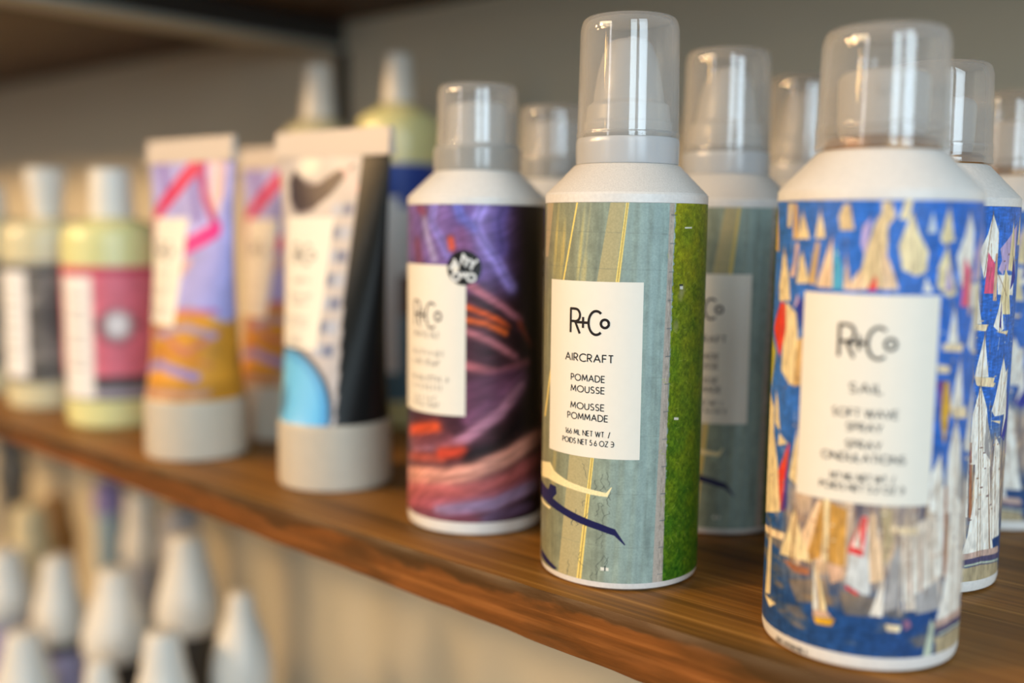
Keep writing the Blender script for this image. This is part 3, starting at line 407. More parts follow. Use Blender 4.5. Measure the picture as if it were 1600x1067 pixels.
ARTDATA = json.loads('''{"SAIL":[["tan",[[-1.481,4.582],[-1.481,4.351],[-1.482,4.118],[-1.224,4.111],[-1.293,4.345],[-1.412,4.581]]],["cream",[[-1.028,4.606],[-1.021,4.362],[-0.956,4.362],[-0.939,4.605]]],["tan",[[-0.927,4.605],[-0.914,4.423],[-0.901,4.242],[-0.799,4.243],[-0.83,4.417],[-0.861,4.591]]],["cream",[[-0.78,4.54],[-0.818,4.243],[-0.661,4.252]]],["cream",[[-0.555,4.55],[-0.599,4.259],[-0.484,4.261]]],["tan2",[[-0.318,4.58],[-0.257,4.592],[-0.204,4.344],[-0.337,4.337],[-0.362,4.464]]],["cream",[[-1.078,4.18],[-1.123,3.967],[-1.174,3.75],[-1.157,3.605],[-0.913,3.624],[-0.953,3.848],[-1.011,4.013]]],["pinkish",[[-0.856,4.211],[-0.806,4.199],[-0.829,4.033],[-0.854,3.866],[-0.943,3.874],[-0.885,4.012]]],["cream",[[-0.756,4.137],[-0.703,3.978],[-0.653,3.819],[-0.82,3.803],[-0.795,4.028]]],["tan",[[-0.583,4.235],[-0.545,4.217],[-0.56,4.011],[-0.575,3.804],[-0.669,3.818],[-0.625,4.028]]],["peach",[[-0.412,4.293],[-0.404,4.123],[-0.396,3.953],[-0.387,3.783],[-0.567,3.786],[-0.513,3.957],[-0.462,4.126]]],["cyan",[[-0.382,4.208],[-0.384,3.99],[-0.387,3.77],[-0.292,3.769],[-0.302,3.983],[-0.353,4.129]]],["peach",[[-0.272,4.131],[-0.276,3.953],[-0.28,3.775],[-0.207,3.772],[-0.239,3.952]]],["lav",[[-0.048,4.478],[-0.129,4.363],[-0.139,4.212],[-0.093,4.092],[-0.077,4.247],[-0.062,4.4]]],["tan2",[[0.019,4.496],[-0.017,4.418],[-0.095,4.135],[-0.122,3.97],[-0.149,3.805],[0.11,3.789],[0.107,3.943],[0.104,4.096],[0.101,4.249],[0.097,4.401]]],["red",[[0.001,3.913],[-0.061,3.772],[0.019,3.774],[0.021,3.871]]],["peach",[[-0.211,3.852],[-0.128,3.976],[-0.056,3.784],[-0.219,3.766]]],["tan2",[[0.031,4.609],[0.121,4.61],[0.162,4.479],[0.109,4.396],[0.041,4.395]]],["cream",[[0.24,4.628],[0.31,4.629],[0.279,4.439],[0.192,4.45]]],["cream",[[0.31,4.522],[0.249,4.349],[0.199,4.2],[0.245,3.978],[0.374,3.914],[0.471,3.956],[0.486,4.143],[0.381,4.321]]],["peach",[[0.05,4.197],[0.126,4.055],[0.225,3.791],[0.071,3.782],[0.06,3.99]]],["pale",[[0.508,4.525],[0.462,4.322],[0.56,4.323]]],["cream",[[0.685,4.587],[0.641,4.425],[0.599,4.263],[0.652,4.209],[0.766,4.252],[0.724,4.42]]],["cream",[[0.69,4.209],[0.595,3.999],[0.593,3.818],[0.727,3.713],[0.844,3.741],[0.765,3.95]]],["lav",[[0.702,4.047],[0.691,3.774],[0.796,3.773]]],["white",[[0.976,4.537],[0.915,4.307],[0.812,4.101],[0.853,3.945],[0.896,3.789],[1.087,4.055],[1.078,4.325]]],["pink",[[0.936,4.1],[0.926,3.892],[0.912,3.623],[1.078,3.616],[1.077,3.774],[1.076,3.932]]],["lav",[[1.482,4.432],[1.119,4.141],[1.199,3.885],[1.481,3.875],[1.481,4.061],[1.481,4.247]]],["white",[[1.089,3.839],[1.481,3.823],[1.481,3.587],[1.124,3.607]]],["white",[[0.474,3.914],[0.451,3.763],[0.556,3.763]]],["cream",[[-0.998,3.617],[-0.811,3.509],[-0.769,3.3],[-0.768,3.13],[-0.767,2.96],[-0.766,2.788],[-0.865,2.774],[-1.034,2.901],[-1.025,3.082],[-1.016,3.261],[-1.007,3.44]]],["red2",[[-1.102,3.609],[-1.327,3.309],[-1.077,3.029],[-0.974,3.318],[-0.995,3.578]]],["ygreen",[[-1.442,3.25],[-1.481,3.032],[-1.481,2.817],[-1.338,2.659],[-1.256,2.873],[-1.197,3.08]]],["lav",[[-0.795,3.715],[-0.863,3.543],[-0.77,3.615]]],["navy",[[-0.756,3.68],[-0.814,3.566],[-0.708,3.325],[-0.718,3.638]]],["tan",[[-0.775,3.235],[-0.689,3.289],[-0.68,3.127],[-0.671,2.965],[-0.662,2.803],[-0.812,2.762],[-0.793,3.0]]],["cream",[[-1.147,2.69],[-1.146,2.51],[-1.145,2.331],[-1.008,2.27],[-1.081,2.566]]],["cream",[[-1.48,2.636],[-1.48,2.443],[-1.481,2.25],[-1.481,2.056],[-1.481,1.861],[-1.481,1.666],[-1.481,1.47],[-1.482,1.273],[-1.098,1.382],[-1.111,1.569],[-1.125,1.756],[-1.14,1.942],[-1.155,2.129],[-1.171,2.314],[-1.187,2.5]]],["red2",[[-0.827,2.199],[-0.918,2.013],[-1.027,1.819],[-0.99,1.631],[-0.955,1.442],[-0.85,1.599],[-0.842,1.8],[-0.835,2.0]]],["plum",[[-0.825,2.173],[-0.829,1.999],[-0.834,1.825],[-0.838,1.649],[-0.842,1.473],[-0.942,1.432],[-0.911,1.621],[-0.881,1.807],[-0.852,1.991]]],["navy",[[-0.844,1.989],[-0.835,1.758],[-0.825,1.525],[-0.874,1.465],[-0.863,1.784]]],["cream",[[-1.206,2.298],[-1.1,2.085],[-1.017,1.869],[-0.978,1.648],[-0.942,1.426],[-1.153,1.366],[-1.163,1.553],[-1.174,1.74],[-1.184,1.927],[-1.195,2.113]]],["cream",[[-0.716,2.392],[-0.747,2.206],[-0.78,2.019],[-0.814,1.829],[-0.707,1.768],[-0.686,1.858],[-0.696,2.037],[-0.706,2.214]]],["cream",[[-1.021,2.247],[-0.856,2.167],[-1.038,2.108]]],["white",[[0.824,3.65],[0.788,3.461],[0.753,3.271],[0.907,3.264],[0.864,3.458]]],["hull",[[0.69,3.273],[1.006,3.258],[0.969,3.18],[0.71,3.205]]],["white",[[0.961,3.149],[0.922,2.979],[0.884,2.809],[0.849,2.638],[1.057,2.637],[1.023,2.809],[0.991,2.98]]],["hull",[[0.848,2.65],[1.166,2.624],[1.145,2.544],[0.886,2.547]]],["plum",[[0.655,2.911],[0.686,2.736],[0.719,2.559],[0.733,2.743],[0.747,2.925]]],["gold",[[0.749,2.907],[0.734,2.724],[0.72,2.54],[0.79,2.271],[0.819,2.455],[0.849,2.638],[0.808,2.903]]],["hull",[[0.643,3.078],[0.813,3.052],[0.801,2.984],[0.664,2.991]]],["white",[[0.948,2.541],[0.902,2.371],[0.86,2.201],[0.855,2.005],[0.85,1.808],[0.846,1.609],[1.188,1.551],[1.153,1.733],[1.121,1.913],[1.092,2.09],[1.064,2.266]]],["white",[[0.643,1.998],[0.648,1.814],[0.653,1.629],[0.846,1.609],[0.816,1.812],[0.788,2.012],[0.761,2.211]]],["white",[[1.482,2.717],[1.289,2.565],[1.208,2.398],[1.145,2.229],[1.214,2.153],[1.48,2.153],[1.481,2.341],[1.481,2.53]]],["beige",[[0.379,1.45],[0.555,1.54],[0.757,1.62],[0.777,1.457],[0.797,1.294],[0.818,1.129],[0.839,0.963],[0.861,0.796],[0.884,0.628],[0.637,0.648],[0.436,0.645],[0.424,0.807],[0.413,0.969],[0.401,1.13],[0.39,1.29]]],["peach",[[-0.447,1.666],[-0.524,1.483],[-0.606,1.294],[-0.522,1.003],[-0.485,1.175],[-0.449,1.345],[-0.414,1.513],[-0.38,1.679]]],["gold2",[[-0.4,1.676],[-0.443,1.482],[-0.488,1.286],[-0.534,1.087],[-0.494,1.031],[-0.386,1.103],[-0.372,1.29],[-0.359,1.475],[-0.346,1.66]]],["gold2",[[-0.314,1.678],[-0.311,1.478],[-0.309,1.277],[-0.306,1.075],[-0.148,1.04],[-0.146,1.235],[-0.145,1.429],[-0.144,1.622]]],["cream",[[-0.381,1.699],[-0.375,1.487],[-0.37,1.275],[-0.364,1.062],[-0.318,1.072],[-0.319,1.279],[-0.32,1.485],[-0.321,1.69]]],["cream",[[-0.712,1.54],[-0.772,1.362],[-0.837,1.179],[-0.91,0.991],[-0.67,1.016],[-0.479,1.021],[-0.622,1.29]]],["rust",[[-0.851,0.948],[-0.498,0.95],[-0.502,0.883],[-0.683,0.871]]],["brown",[[-0.717,1.486],[-0.728,1.304],[-0.739,1.122],[-0.75,0.938],[-0.723,0.947],[-0.721,1.127],[-0.719,1.307]]],["cream",[[-1.161,1.252],[-1.18,1.054],[-1.2,0.854],[-1.222,0.652],[-1.247,0.448],[-1.096,0.489],[-1.1,0.71],[-1.105,0.93],[-1.11,1.149]]],["cream",[[-1.277,0.436],[-0.956,0.436],[-1.082,0.354]]],["hull",[[-1.48,1.157],[-0.847,1.228],[-0.864,1.148],[-1.482,1.086]]],["refl",[[-0.759,0.766],[-0.522,0.837],[-0.323,0.887],[-0.247,0.641],[-0.428,0.613],[-0.633,0.569]]],["refl",[[-0.193,0.816],[-0.01,0.798],[0.169,0.768],[0.239,0.578],[0.059,0.579],[-0.12,0.568]]],["peach",[[0.079,1.66],[0.079,1.473],[0.079,1.286],[0.079,1.098],[0.079,0.909],[0.226,0.953],[0.195,1.15],[0.163,1.347],[0.132,1.543]]],["olive",[[0.156,1.665],[0.177,1.469],[0.199,1.272],[0.22,1.075],[0.302,1.372],[0.269,1.67]]],["hull",[[0.253,1.498],[0.541,1.477],[0.532,1.408],[0.269,1.422]]],["crew",[[-0.318,1.053],[-0.154,1.052],[-0.149,0.923],[-0.27,0.853]]],["pale",[[0.001,1.582],[-0.048,1.42],[-0.097,1.255],[-0.113,1.072],[-0.129,0.887],[0.049,0.789],[0.108,0.795],[0.092,0.994],[0.075,1.192],[0.058,1.39],[0.042,1.586]]],["red",[[0.001,1.582],[-0.062,1.395],[-0.125,1.206],[0.02,1.174],[0.034,1.371],[0.048,1.568]]],["white",[[-0.024,1.483],[-0.085,1.257],[0.004,1.256]]],["red",[[-0.128,0.868],[-0.005,0.808],[-0.009,0.775],[-0.126,0.835]]],["cream",[[-0.461,1.085],[-0.455,0.906],[-0.449,0.726],[-0.442,0.545],[-0.295,0.564],[-0.374,0.836]]],["pale",[[-0.461,1.085],[-0.45,0.907],[-0.439,0.728],[-0.429,0.549],[-0.387,0.554],[-0.414,0.826]]],["brown",[[-0.417,1.03],[-0.399,0.793],[-0.381,0.556],[-0.361,0.561],[-0.389,0.796]]],["crew",[[-0.442,0.545],[-0.295,0.564],[-0.241,0.504],[-0.439,0.479]]],["yellow",[[-0.439,0.473],[-0.216,0.503],[-0.244,0.424],[-0.401,0.41]]],["grey",[[0.352,1.36],[0.283,1.148],[0.263,0.978],[0.244,0.807],[0.224,0.636],[0.37,0.678],[0.377,0.898],[0.384,1.117]]],["white",[[0.235,1.024],[0.173,0.811],[0.112,0.594],[0.227,0.584],[0.231,0.804]]],["white",[[0.373,1.322],[0.376,1.146],[0.38,0.969],[0.383,0.792],[0.386,0.614],[0.412,0.6],[0.407,0.766],[0.401,0.93],[0.395,1.095],[0.389,1.258]]],["hull",[[0.26,0.514],[0.418,0.496],[0.402,0.431],[0.282,0.443]]],["plum2",[[0.428,0.548],[0.494,0.558],[0.525,0.491],[0.46,0.443]]],["white",[[0.418,1.322],[0.418,1.13],[0.418,0.937],[0.417,0.743],[0.483,0.741],[0.461,0.936],[0.439,1.129]]],["white",[[0.492,1.511],[0.495,1.336],[0.499,1.159],[0.503,0.982],[0.506,0.804],[0.591,0.799],[0.565,0.979],[0.54,1.157],[0.516,1.335]]],["white",[[0.609,1.633],[0.611,1.467],[0.613,1.3],[0.615,1.133],[0.618,0.965],[0.62,0.796],[0.712,0.786],[0.691,0.957],[0.67,1.128],[0.649,1.297],[0.629,1.465]]],["rust",[[0.453,1.385],[0.464,1.193],[0.475,0.999],[0.486,0.805],[0.506,0.804],[0.488,0.999],[0.47,1.192]]],["rust",[[0.552,1.636],[0.561,1.47],[0.57,1.303],[0.579,1.135],[0.588,0.967],[0.598,0.798],[0.62,0.796],[0.606,0.966],[0.592,1.135],[0.579,1.302],[0.565,1.47]]],["grey",[[0.534,0.803],[0.811,0.935],[0.864,0.632],[0.56,0.606]]],["white",[[0.721,1.878],[0.729,1.699],[0.738,1.519],[0.747,1.339],[0.755,1.157],[0.764,0.974],[0.874,0.957],[0.866,1.141],[0.857,1.324],[0.849,1.506],[0.841,1.687],[0.833,1.867]]],["rust",[[0.833,1.867],[0.845,1.687],[0.857,1.505],[0.869,1.322],[0.882,1.139],[0.894,0.954],[0.937,0.946],[0.923,1.132],[0.909,1.316],[0.896,1.499],[0.883,1.682],[0.871,1.863]]],["white",[[1.0,1.845],[1.0,1.677],[1.0,1.509],[1.0,1.34],[0.999,1.17],[0.999,1.0],[0.933,0.84],[0.873,0.678],[0.818,0.515],[1.39,0.453],[1.327,0.663],[1.284,0.864],[1.248,1.061],[1.218,1.254],[1.19,1.445],[1.166,1.634],[1.143,1.821]]],["rose",[[0.809,0.517],[1.482,0.442],[1.482,0.374],[0.815,0.443]]],["navyg",[[0.816,0.43],[1.482,0.353],[1.481,0.285],[0.822,0.363]]],["tanw",[[0.823,0.343],[1.482,0.263],[1.481,0.023],[0.843,0.107]]],["pgreen",[[0.747,0.54],[0.707,0.352],[0.67,0.163],[0.777,0.146],[0.804,0.465]]],["crew",[[1.05,4.085],[1.081,4.085],[1.096,3.81],[1.11,3.533],[1.047,3.535],[1.048,3.811]]],["cream",[[1.367,4.464],[1.344,4.275],[1.321,4.086],[1.3,3.896],[1.536,3.838],[1.468,4.049],[1.414,4.258]]],["lav",[[1.261,4.203],[1.109,3.899],[1.198,3.831],[1.229,4.017]]],["navy",[[1.436,4.06],[1.41,3.856],[1.386,3.653],[1.549,3.792]]],["cream",[[1.24,3.92],[1.193,3.647],[1.149,3.375],[1.436,3.362],[1.379,3.581],[1.33,3.798]]],["cream",[[1.607,4.542],[1.537,4.179],[1.751,4.177]]],["white",[[1.202,3.561],[1.084,3.234],[1.208,3.153],[1.286,3.195]]],["navy",[[1.209,3.501],[1.187,3.23],[1.229,3.198]]],["hull",[[1.122,3.172],[1.408,3.172],[1.378,3.121]]],["hull",[[0.878,2.584],[1.183,2.561],[1.152,2.51],[0.899,2.538]]],["white",[[1.331,2.856],[1.271,2.651],[1.217,2.446],[1.167,2.24],[1.41,2.215],[1.482,2.542]]],["hull",[[1.133,2.112],[1.356,2.09],[1.344,2.052]]],["navy",[[1.547,2.511],[1.475,2.223],[1.364,1.909],[1.511,1.817],[1.646,1.994],[1.588,2.255]]],["white",[[1.505,2.438],[1.47,2.247],[1.438,2.056],[1.405,1.888],[1.524,2.122]]],["white",[[0.928,2.514],[0.927,2.286],[0.925,2.056],[0.924,1.826],[0.934,1.612],[0.944,1.398],[0.954,1.182],[0.921,0.96],[0.889,0.738],[0.858,0.515],[1.253,0.466],[1.223,0.696],[1.195,0.923],[1.168,1.148],[1.142,1.372],[1.117,1.594],[1.093,1.814],[1.034,2.05],[0.979,2.283]]],["grey",[[1.058,2.21],[1.063,1.979],[1.067,1.747],[1.168,1.637],[1.184,1.837]]],["white",[[1.24,1.924],[1.245,1.713],[1.251,1.502],[1.257,1.289],[1.263,1.076],[1.269,0.861],[1.275,0.646],[1.566,0.632],[1.518,0.869],[1.478,1.101],[1.443,1.33],[1.412,1.557],[1.384,1.781]]],["brown",[[1.119,1.781],[1.143,1.565],[1.168,1.348],[1.195,1.129],[1.222,0.908],[1.252,0.686],[1.283,0.461],[1.314,0.455],[1.276,0.681],[1.241,0.905],[1.208,1.127],[1.176,1.347],[1.147,1.565]]],["white",[[1.208,1.85],[1.221,1.651],[1.234,1.452],[1.247,1.251],[1.261,1.05],[1.276,0.847],[1.291,0.643],[1.375,0.627],[1.342,0.835],[1.312,1.041],[1.284,1.246],[1.257,1.449],[1.232,1.65]]],["rose",[[0.859,0.507],[1.115,0.536],[1.568,0.502],[1.595,0.414],[1.121,0.464],[0.863,0.444]]],["navyg",[[0.863,0.436],[1.122,0.46],[1.595,0.414],[1.621,0.342],[1.127,0.4],[0.867,0.38]]],["pgreen",[[0.868,0.372],[1.128,0.392],[1.625,0.333],[1.637,0.305],[1.13,0.367],[0.869,0.349]]],["tanw",[[0.87,0.333],[1.126,0.352],[1.592,0.301],[1.64,0.05],[1.14,0.143],[0.883,0.15]]]],"AIR":[["beige",[[-1.27,4.683],[-1.039,4.678],[-1.085,4.446],[-1.138,4.212],[-1.2,3.974],[-1.342,3.97],[-1.314,4.209],[-1.291,4.447]]],["lband",[[-0.174,4.671],[-0.004,4.672],[-0.025,4.485],[-0.046,4.298],[-0.067,4.109],[-0.088,3.92],[-0.109,3.731],[-0.322,3.725],[-0.292,3.916],[-0.262,4.106],[-0.232,4.295],[-0.203,4.484]]],["lband",[[-0.322,3.725],[-0.109,3.731],[-0.131,3.546],[-0.154,3.36],[-0.177,3.173],[-0.2,2.986],[-0.223,2.797],[-0.246,2.608],[-0.27,2.417],[-0.294,2.225],[-0.318,2.033],[-0.343,1.839],[-0.368,1.644],[-0.657,1.603],[-0.622,1.804],[-0.589,2.002],[-0.556,2.199],[-0.524,2.395],[-0.494,2.588],[-0.464,2.781],[-0.434,2.972],[-0.405,3.162],[-0.377,3.351],[-0.349,3.538]]],["lband",[[-0.657,1.603],[-0.368,1.644],[-0.388,1.433],[-0.408,1.222],[-0.428,1.008],[-0.448,0.794],[-0.469,0.578],[-0.49,0.361],[-0.512,0.142],[-0.534,-0.078],[-0.856,-0.166],[-0.828,0.062],[-0.801,0.288],[-0.775,0.511],[-0.75,0.733],[-0.726,0.953],[-0.702,1.172],[-0.679,1.388]]],["yel",[[-0.607,4.672],[-0.583,4.672],[-0.622,4.479],[-0.663,4.284],[-0.705,4.088],[-0.75,3.89],[-0.797,3.69],[-0.827,3.688],[-0.778,3.889],[-0.732,4.087],[-0.688,4.284],[-0.647,4.479]]],["yel",[[-1.044,2.736],[-1.01,2.74],[-1.067,2.495],[-1.132,2.246],[-1.213,1.989],[-1.278,1.977],[-1.18,2.238],[-1.106,2.49]]],["yel",[[0.003,4.672],[0.039,4.672],[0.02,4.482],[0.001,4.292],[-0.018,4.101],[-0.037,3.909],[-0.057,3.717],[-0.105,3.716],[-0.083,3.909],[-0.061,4.101],[-0.04,4.292],[-0.018,4.482]]],["yel",[[-0.105,3.716],[-0.057,3.717],[-0.081,3.515],[-0.106,3.312],[-0.131,3.108],[-0.157,2.904],[-0.183,2.698],[-0.208,2.491],[-0.235,2.282],[-0.261,2.073],[-0.288,1.862],[-0.315,1.65],[-0.36,1.645],[-0.333,1.858],[-0.306,2.069],[-0.28,2.279],[-0.254,2.488],[-0.228,2.695],[-0.203,2.902],[-0.178,3.107],[-0.153,3.311],[-0.129,3.514]]],["yel",[[-0.36,1.645],[-0.315,1.65],[-0.334,1.44],[-0.352,1.229],[-0.371,1.017],[-0.391,0.803],[-0.41,0.588],[-0.43,0.372],[-0.45,0.155],[-0.47,-0.064],[-0.543,-0.08],[-0.519,0.141],[-0.495,0.36],[-0.471,0.578],[-0.448,0.794],[-0.426,1.009],[-0.403,1.222],[-0.381,1.434]]],["yeld",[[0.019,4.672],[0.026,4.672],[0.006,4.482],[-0.015,4.292],[-0.035,4.101],[-0.056,3.909],[-0.076,3.716],[-0.084,3.716],[-0.063,3.909],[-0.042,4.101],[-0.022,4.292],[-0.001,4.482]]],["yeld",[[-0.34,1.647],[-0.332,1.648],[-0.352,1.438],[-0.372,1.226],[-0.393,1.014],[-0.414,0.8],[-0.435,0.584],[-0.457,0.367],[-0.479,0.149],[-0.501,-0.071],[-0.515,-0.074],[-0.492,0.146],[-0.469,0.365],[-0.447,0.582],[-0.425,0.798],[-0.403,1.012],[-0.382,1.225],[-0.361,1.437]]],["curb",[[0.526,4.679],[0.597,4.68],[0.595,4.489],[0.592,4.297],[0.59,4.105],[0.587,3.912],[0.585,3.718],[0.514,3.719],[0.516,3.912],[0.519,4.105],[0.521,4.297],[0.524,4.488]]],["curb",[[0.514,3.719],[0.585,3.718],[0.583,3.523],[0.582,3.328],[0.58,3.132],[0.578,2.935],[0.577,2.738],[0.575,2.54],[0.574,2.341],[0.572,2.142],[0.57,1.941],[0.569,1.74],[0.463,1.749],[0.468,1.949],[0.473,2.148],[0.478,2.347],[0.483,2.545],[0.488,2.742],[0.493,2.939],[0.498,3.135],[0.503,3.33],[0.509,3.525]]],["curb",[[0.463,1.749],[0.569,1.74],[0.568,1.542],[0.567,1.343],[0.567,1.143],[0.566,0.943],[0.566,0.742],[0.565,0.54],[0.564,0.337],[0.564,0.133],[0.563,-0.071],[0.421,-0.053],[0.426,0.15],[0.43,0.353],[0.435,0.554],[0.44,0.755],[0.444,0.955],[0.449,1.155],[0.453,1.353],[0.458,1.551]]],["wing",[[-1.493,1.362],[-1.038,1.442],[-0.938,1.358],[-0.681,1.283],[-0.393,1.235],[-0.161,1.206],[-0.101,1.28],[-0.091,1.277],[-0.144,1.156],[-0.334,1.165],[-0.638,1.196],[-1.087,1.228],[-1.493,1.169]]],["shad",[[-1.493,1.135],[-1.082,1.09],[-1.029,1.176],[-0.891,1.168],[-0.875,1.083],[-0.958,1.006],[-0.749,0.95],[-0.42,0.87],[-0.227,0.824],[-0.045,0.769],[0.081,0.586],[0.07,0.578],[-0.051,0.69],[-0.257,0.746],[-0.479,0.789],[-0.806,0.865],[-1.163,0.922],[-1.493,0.925]]],["wing",[[-1.492,0.925],[-1.216,0.891],[-1.003,0.882],[-1.036,0.848],[-1.325,0.861]]],["shad",[[-1.386,0.263],[-1.158,0.227],[-0.838,0.143],[-0.905,0.115],[-1.373,0.157]]],["wht",[[0.758,4.354],[0.886,4.355],[0.887,4.336],[0.758,4.335]]],["dk",[[0.691,3.686],[0.753,3.684],[0.754,3.662],[0.692,3.663]]],["wht",[[0.702,3.663],[0.754,3.662],[0.756,3.624],[0.704,3.625]]],["wht",[[-0.212,0.29],[-0.111,0.292],[-0.11,0.253],[-0.211,0.25]]],["wht",[[0.671,2.103],[0.743,2.095],[0.745,2.064],[0.672,2.072]]],["dk",[[-0.165,0.311],[-0.15,0.312],[-0.149,0.249],[-0.164,0.247]]]],"SW":[[[150,132,215],0.123,0.9,[[0.099,4.639],[0.056,4.541],[0.013,4.444],[-0.03,4.345],[0.023,4.225],[0.076,4.105],[0.174,3.984],[0.274,3.862],[0.339,3.74],[0.407,3.616],[0.509,3.491]]],[[100,105,185],0.104,0.9,[[-0.278,4.636],[-0.223,4.464],[-0.147,4.379],[-0.073,4.293]]],[[130,120,200],0.094,0.9,[[-0.623,4.636],[-0.65,4.501],[-0.679,4.365],[-0.6,4.261],[-0.525,4.158],[-0.464,4.05],[-0.405,3.942]]],[[140,130,170],0.075,0.9,[[-0.845,4.549],[-0.817,4.438],[-0.791,4.327],[-0.764,4.215],[-0.714,4.102],[-0.667,3.989],[-0.621,3.876]]],[[118,80,125],0.226,0.8,[[-0.204,4.171],[-0.167,3.972]]],[[195,80,60],0.066,1,[[-0.368,4.151],[-0.349,4.039]]],[[90,75,140],0.151,0.7,[[0.378,4.626],[0.332,4.496],[0.287,4.366],[0.31,4.251],[0.333,4.135],[0.356,4.019]]],[[105,60,85],0.132,0.8,[[-0.987,4.088],[-0.961,3.955],[-0.936,3.822]]],[[120,60,90],0.094,0.8,[[-0.936,4.576],[-0.831,4.531]]],[[175,105,120],0.085,0.9,[[-0.086,3.529],[0.017,3.46],[0.119,3.391],[0.224,3.32],[0.321,3.253],[0.422,3.184],[0.529,3.114],[0.645,3.042]]],[[215,85,35],0.057,0.95,[[-0.128,3.231],[0.013,3.18],[0.154,3.127],[0.256,3.079],[0.362,3.029],[0.474,2.978]]],[[225,95,40],0.057,0.95,[[-0.127,3.055],[0.005,3.03],[0.137,3.004],[0.273,2.94],[0.415,2.874]]],[[60,35,45],0.057,0.9,[[-0.085,3.363],[0.014,3.314],[0.113,3.263],[0.213,3.212],[0.317,3.16],[0.43,3.063],[0.55,2.963],[0.682,2.861]]],[[175,105,115],0.075,0.9,[[-0.135,2.896],[-0.029,2.856],[0.076,2.816],[0.183,2.773],[0.277,2.714],[0.374,2.653],[0.476,2.59],[0.584,2.526]]],[[150,60,40],0.066,0.8,[[0.645,2.997],[0.719,2.888],[0.798,2.778],[0.887,2.665]]],[[195,110,118],0.085,0.95,[[-0.133,2.418],[-0.018,2.395],[0.097,2.37],[0.214,2.344],[0.334,2.315],[0.474,2.359],[0.627,2.399],[0.804,2.436]]],[[88,52,74],0.34,0.9,[[-0.077,2.008],[0.055,2.048],[0.189,2.085],[0.327,2.118],[0.525,2.151]]],[[110,68,95],0.189,0.9,[[-0.075,1.676],[0.024,1.733],[0.124,1.788],[0.225,1.842],[0.329,1.894],[0.42,1.978],[0.515,2.062],[0.617,2.144],[0.729,2.224]]],[[172,118,142],0.113,0.9,[[-1.089,1.178],[-0.854,1.223],[-0.68,1.252],[-0.531,1.273],[-0.396,1.289],[-0.259,1.353],[-0.127,1.413],[-0.035,1.484],[0.057,1.553],[0.149,1.619],[0.243,1.685],[0.34,1.749],[0.421,1.84],[0.506,1.931],[0.597,2.021],[0.694,2.11]]],[[200,75,40],0.151,0.9,[[-1.19,1.374],[-0.931,1.433],[-0.752,1.473],[-0.605,1.504]]],[[110,60,70],0.132,0.8,[[-1.191,1.224],[-0.9,1.292],[-0.704,1.336],[-0.542,1.37],[-0.397,1.398]]],[[150,70,60],0.094,0.9,[[-0.496,1.097],[-0.632,1.089],[-0.787,1.074],[-0.979,1.049],[-1.299,0.992]]],[[190,65,45],0.123,0.9,[[-0.496,1.17],[-0.338,1.194],[-0.19,1.212]]],[[22,15,20],0.151,0.95,[[-0.072,1.107],[0.046,1.147],[0.166,1.183],[0.288,1.217],[0.407,1.322],[0.533,1.424],[0.615,1.507],[0.702,1.588],[0.798,1.668],[0.906,1.745]]],[[222,150,132],0.189,0.95,[[-1.3,0.705],[-0.988,0.768],[-0.801,0.797],[-0.649,0.815],[-0.516,0.826],[-0.395,0.833],[-0.268,0.868],[-0.146,0.898],[-0.026,0.925],[0.094,0.977],[0.215,1.025],[0.341,1.07],[0.474,1.11],[0.584,1.166],[0.705,1.218],[0.843,1.266],[1.014,1.306],[1.286,1.324]]],[[180,95,95],0.189,0.9,[[-1.445,0.419],[-1.007,0.522],[-0.8,0.56],[-0.637,0.583],[-0.495,0.598],[-0.365,0.608],[-0.242,0.612],[-0.123,0.613],[-0.014,0.652],[0.095,0.687],[0.205,0.72],[0.319,0.749],[0.437,0.775],[0.554,0.829],[0.681,0.879],[0.826,0.924],[1.007,0.96],[1.309,0.966]]],[[150,78,90],0.17,0.9,[[-1.449,0.243],[-1.007,0.349],[-0.8,0.386],[-0.637,0.408],[-0.494,0.422],[-0.364,0.429],[-0.241,0.431],[-0.122,0.43],[-0.016,0.465],[0.09,0.498],[0.197,0.528],[0.306,0.554],[0.421,0.577],[0.543,0.596],[0.674,0.634],[0.823,0.666],[1.009,0.687],[1.331,0.673]]],[[150,128,165],0.132,0.9,[[-0.536,0.318],[-0.41,0.35],[-0.291,0.378],[-0.178,0.401],[-0.067,0.421],[0.043,0.437],[0.153,0.45],[0.266,0.459],[0.387,0.504],[0.514,0.544],[0.654,0.579],[0.815,0.607],[1.02,0.621]]],[[110,60,75],0.132,0.8,[[-1.303,0.147],[-0.989,0.201],[-0.8,0.215],[-0.648,0.216],[-0.515,0.21],[-0.392,0.198],[-0.277,0.214],[-0.167,0.227],[-0.058,0.236],[0.049,0.242],[0.158,0.244]]],[[95,75,105],0.113,0.8,[[0.158,0.244],[0.265,0.272],[0.376,0.295],[0.494,0.315],[0.621,0.33],[0.764,0.338],[0.937,0.337]]]]}''')

# ---------------------------------------------------------------- the setting
def struct(name, me, loc=(0, 0, 0)):
    o = link(name, me, loc=loc); o['kind'] = 'structure'; return o
struct('wall_back', bevelled_box('wall_back', -75, 45, 18.8, 20.8, -45, 45, MAT['wall'], .01, 1))

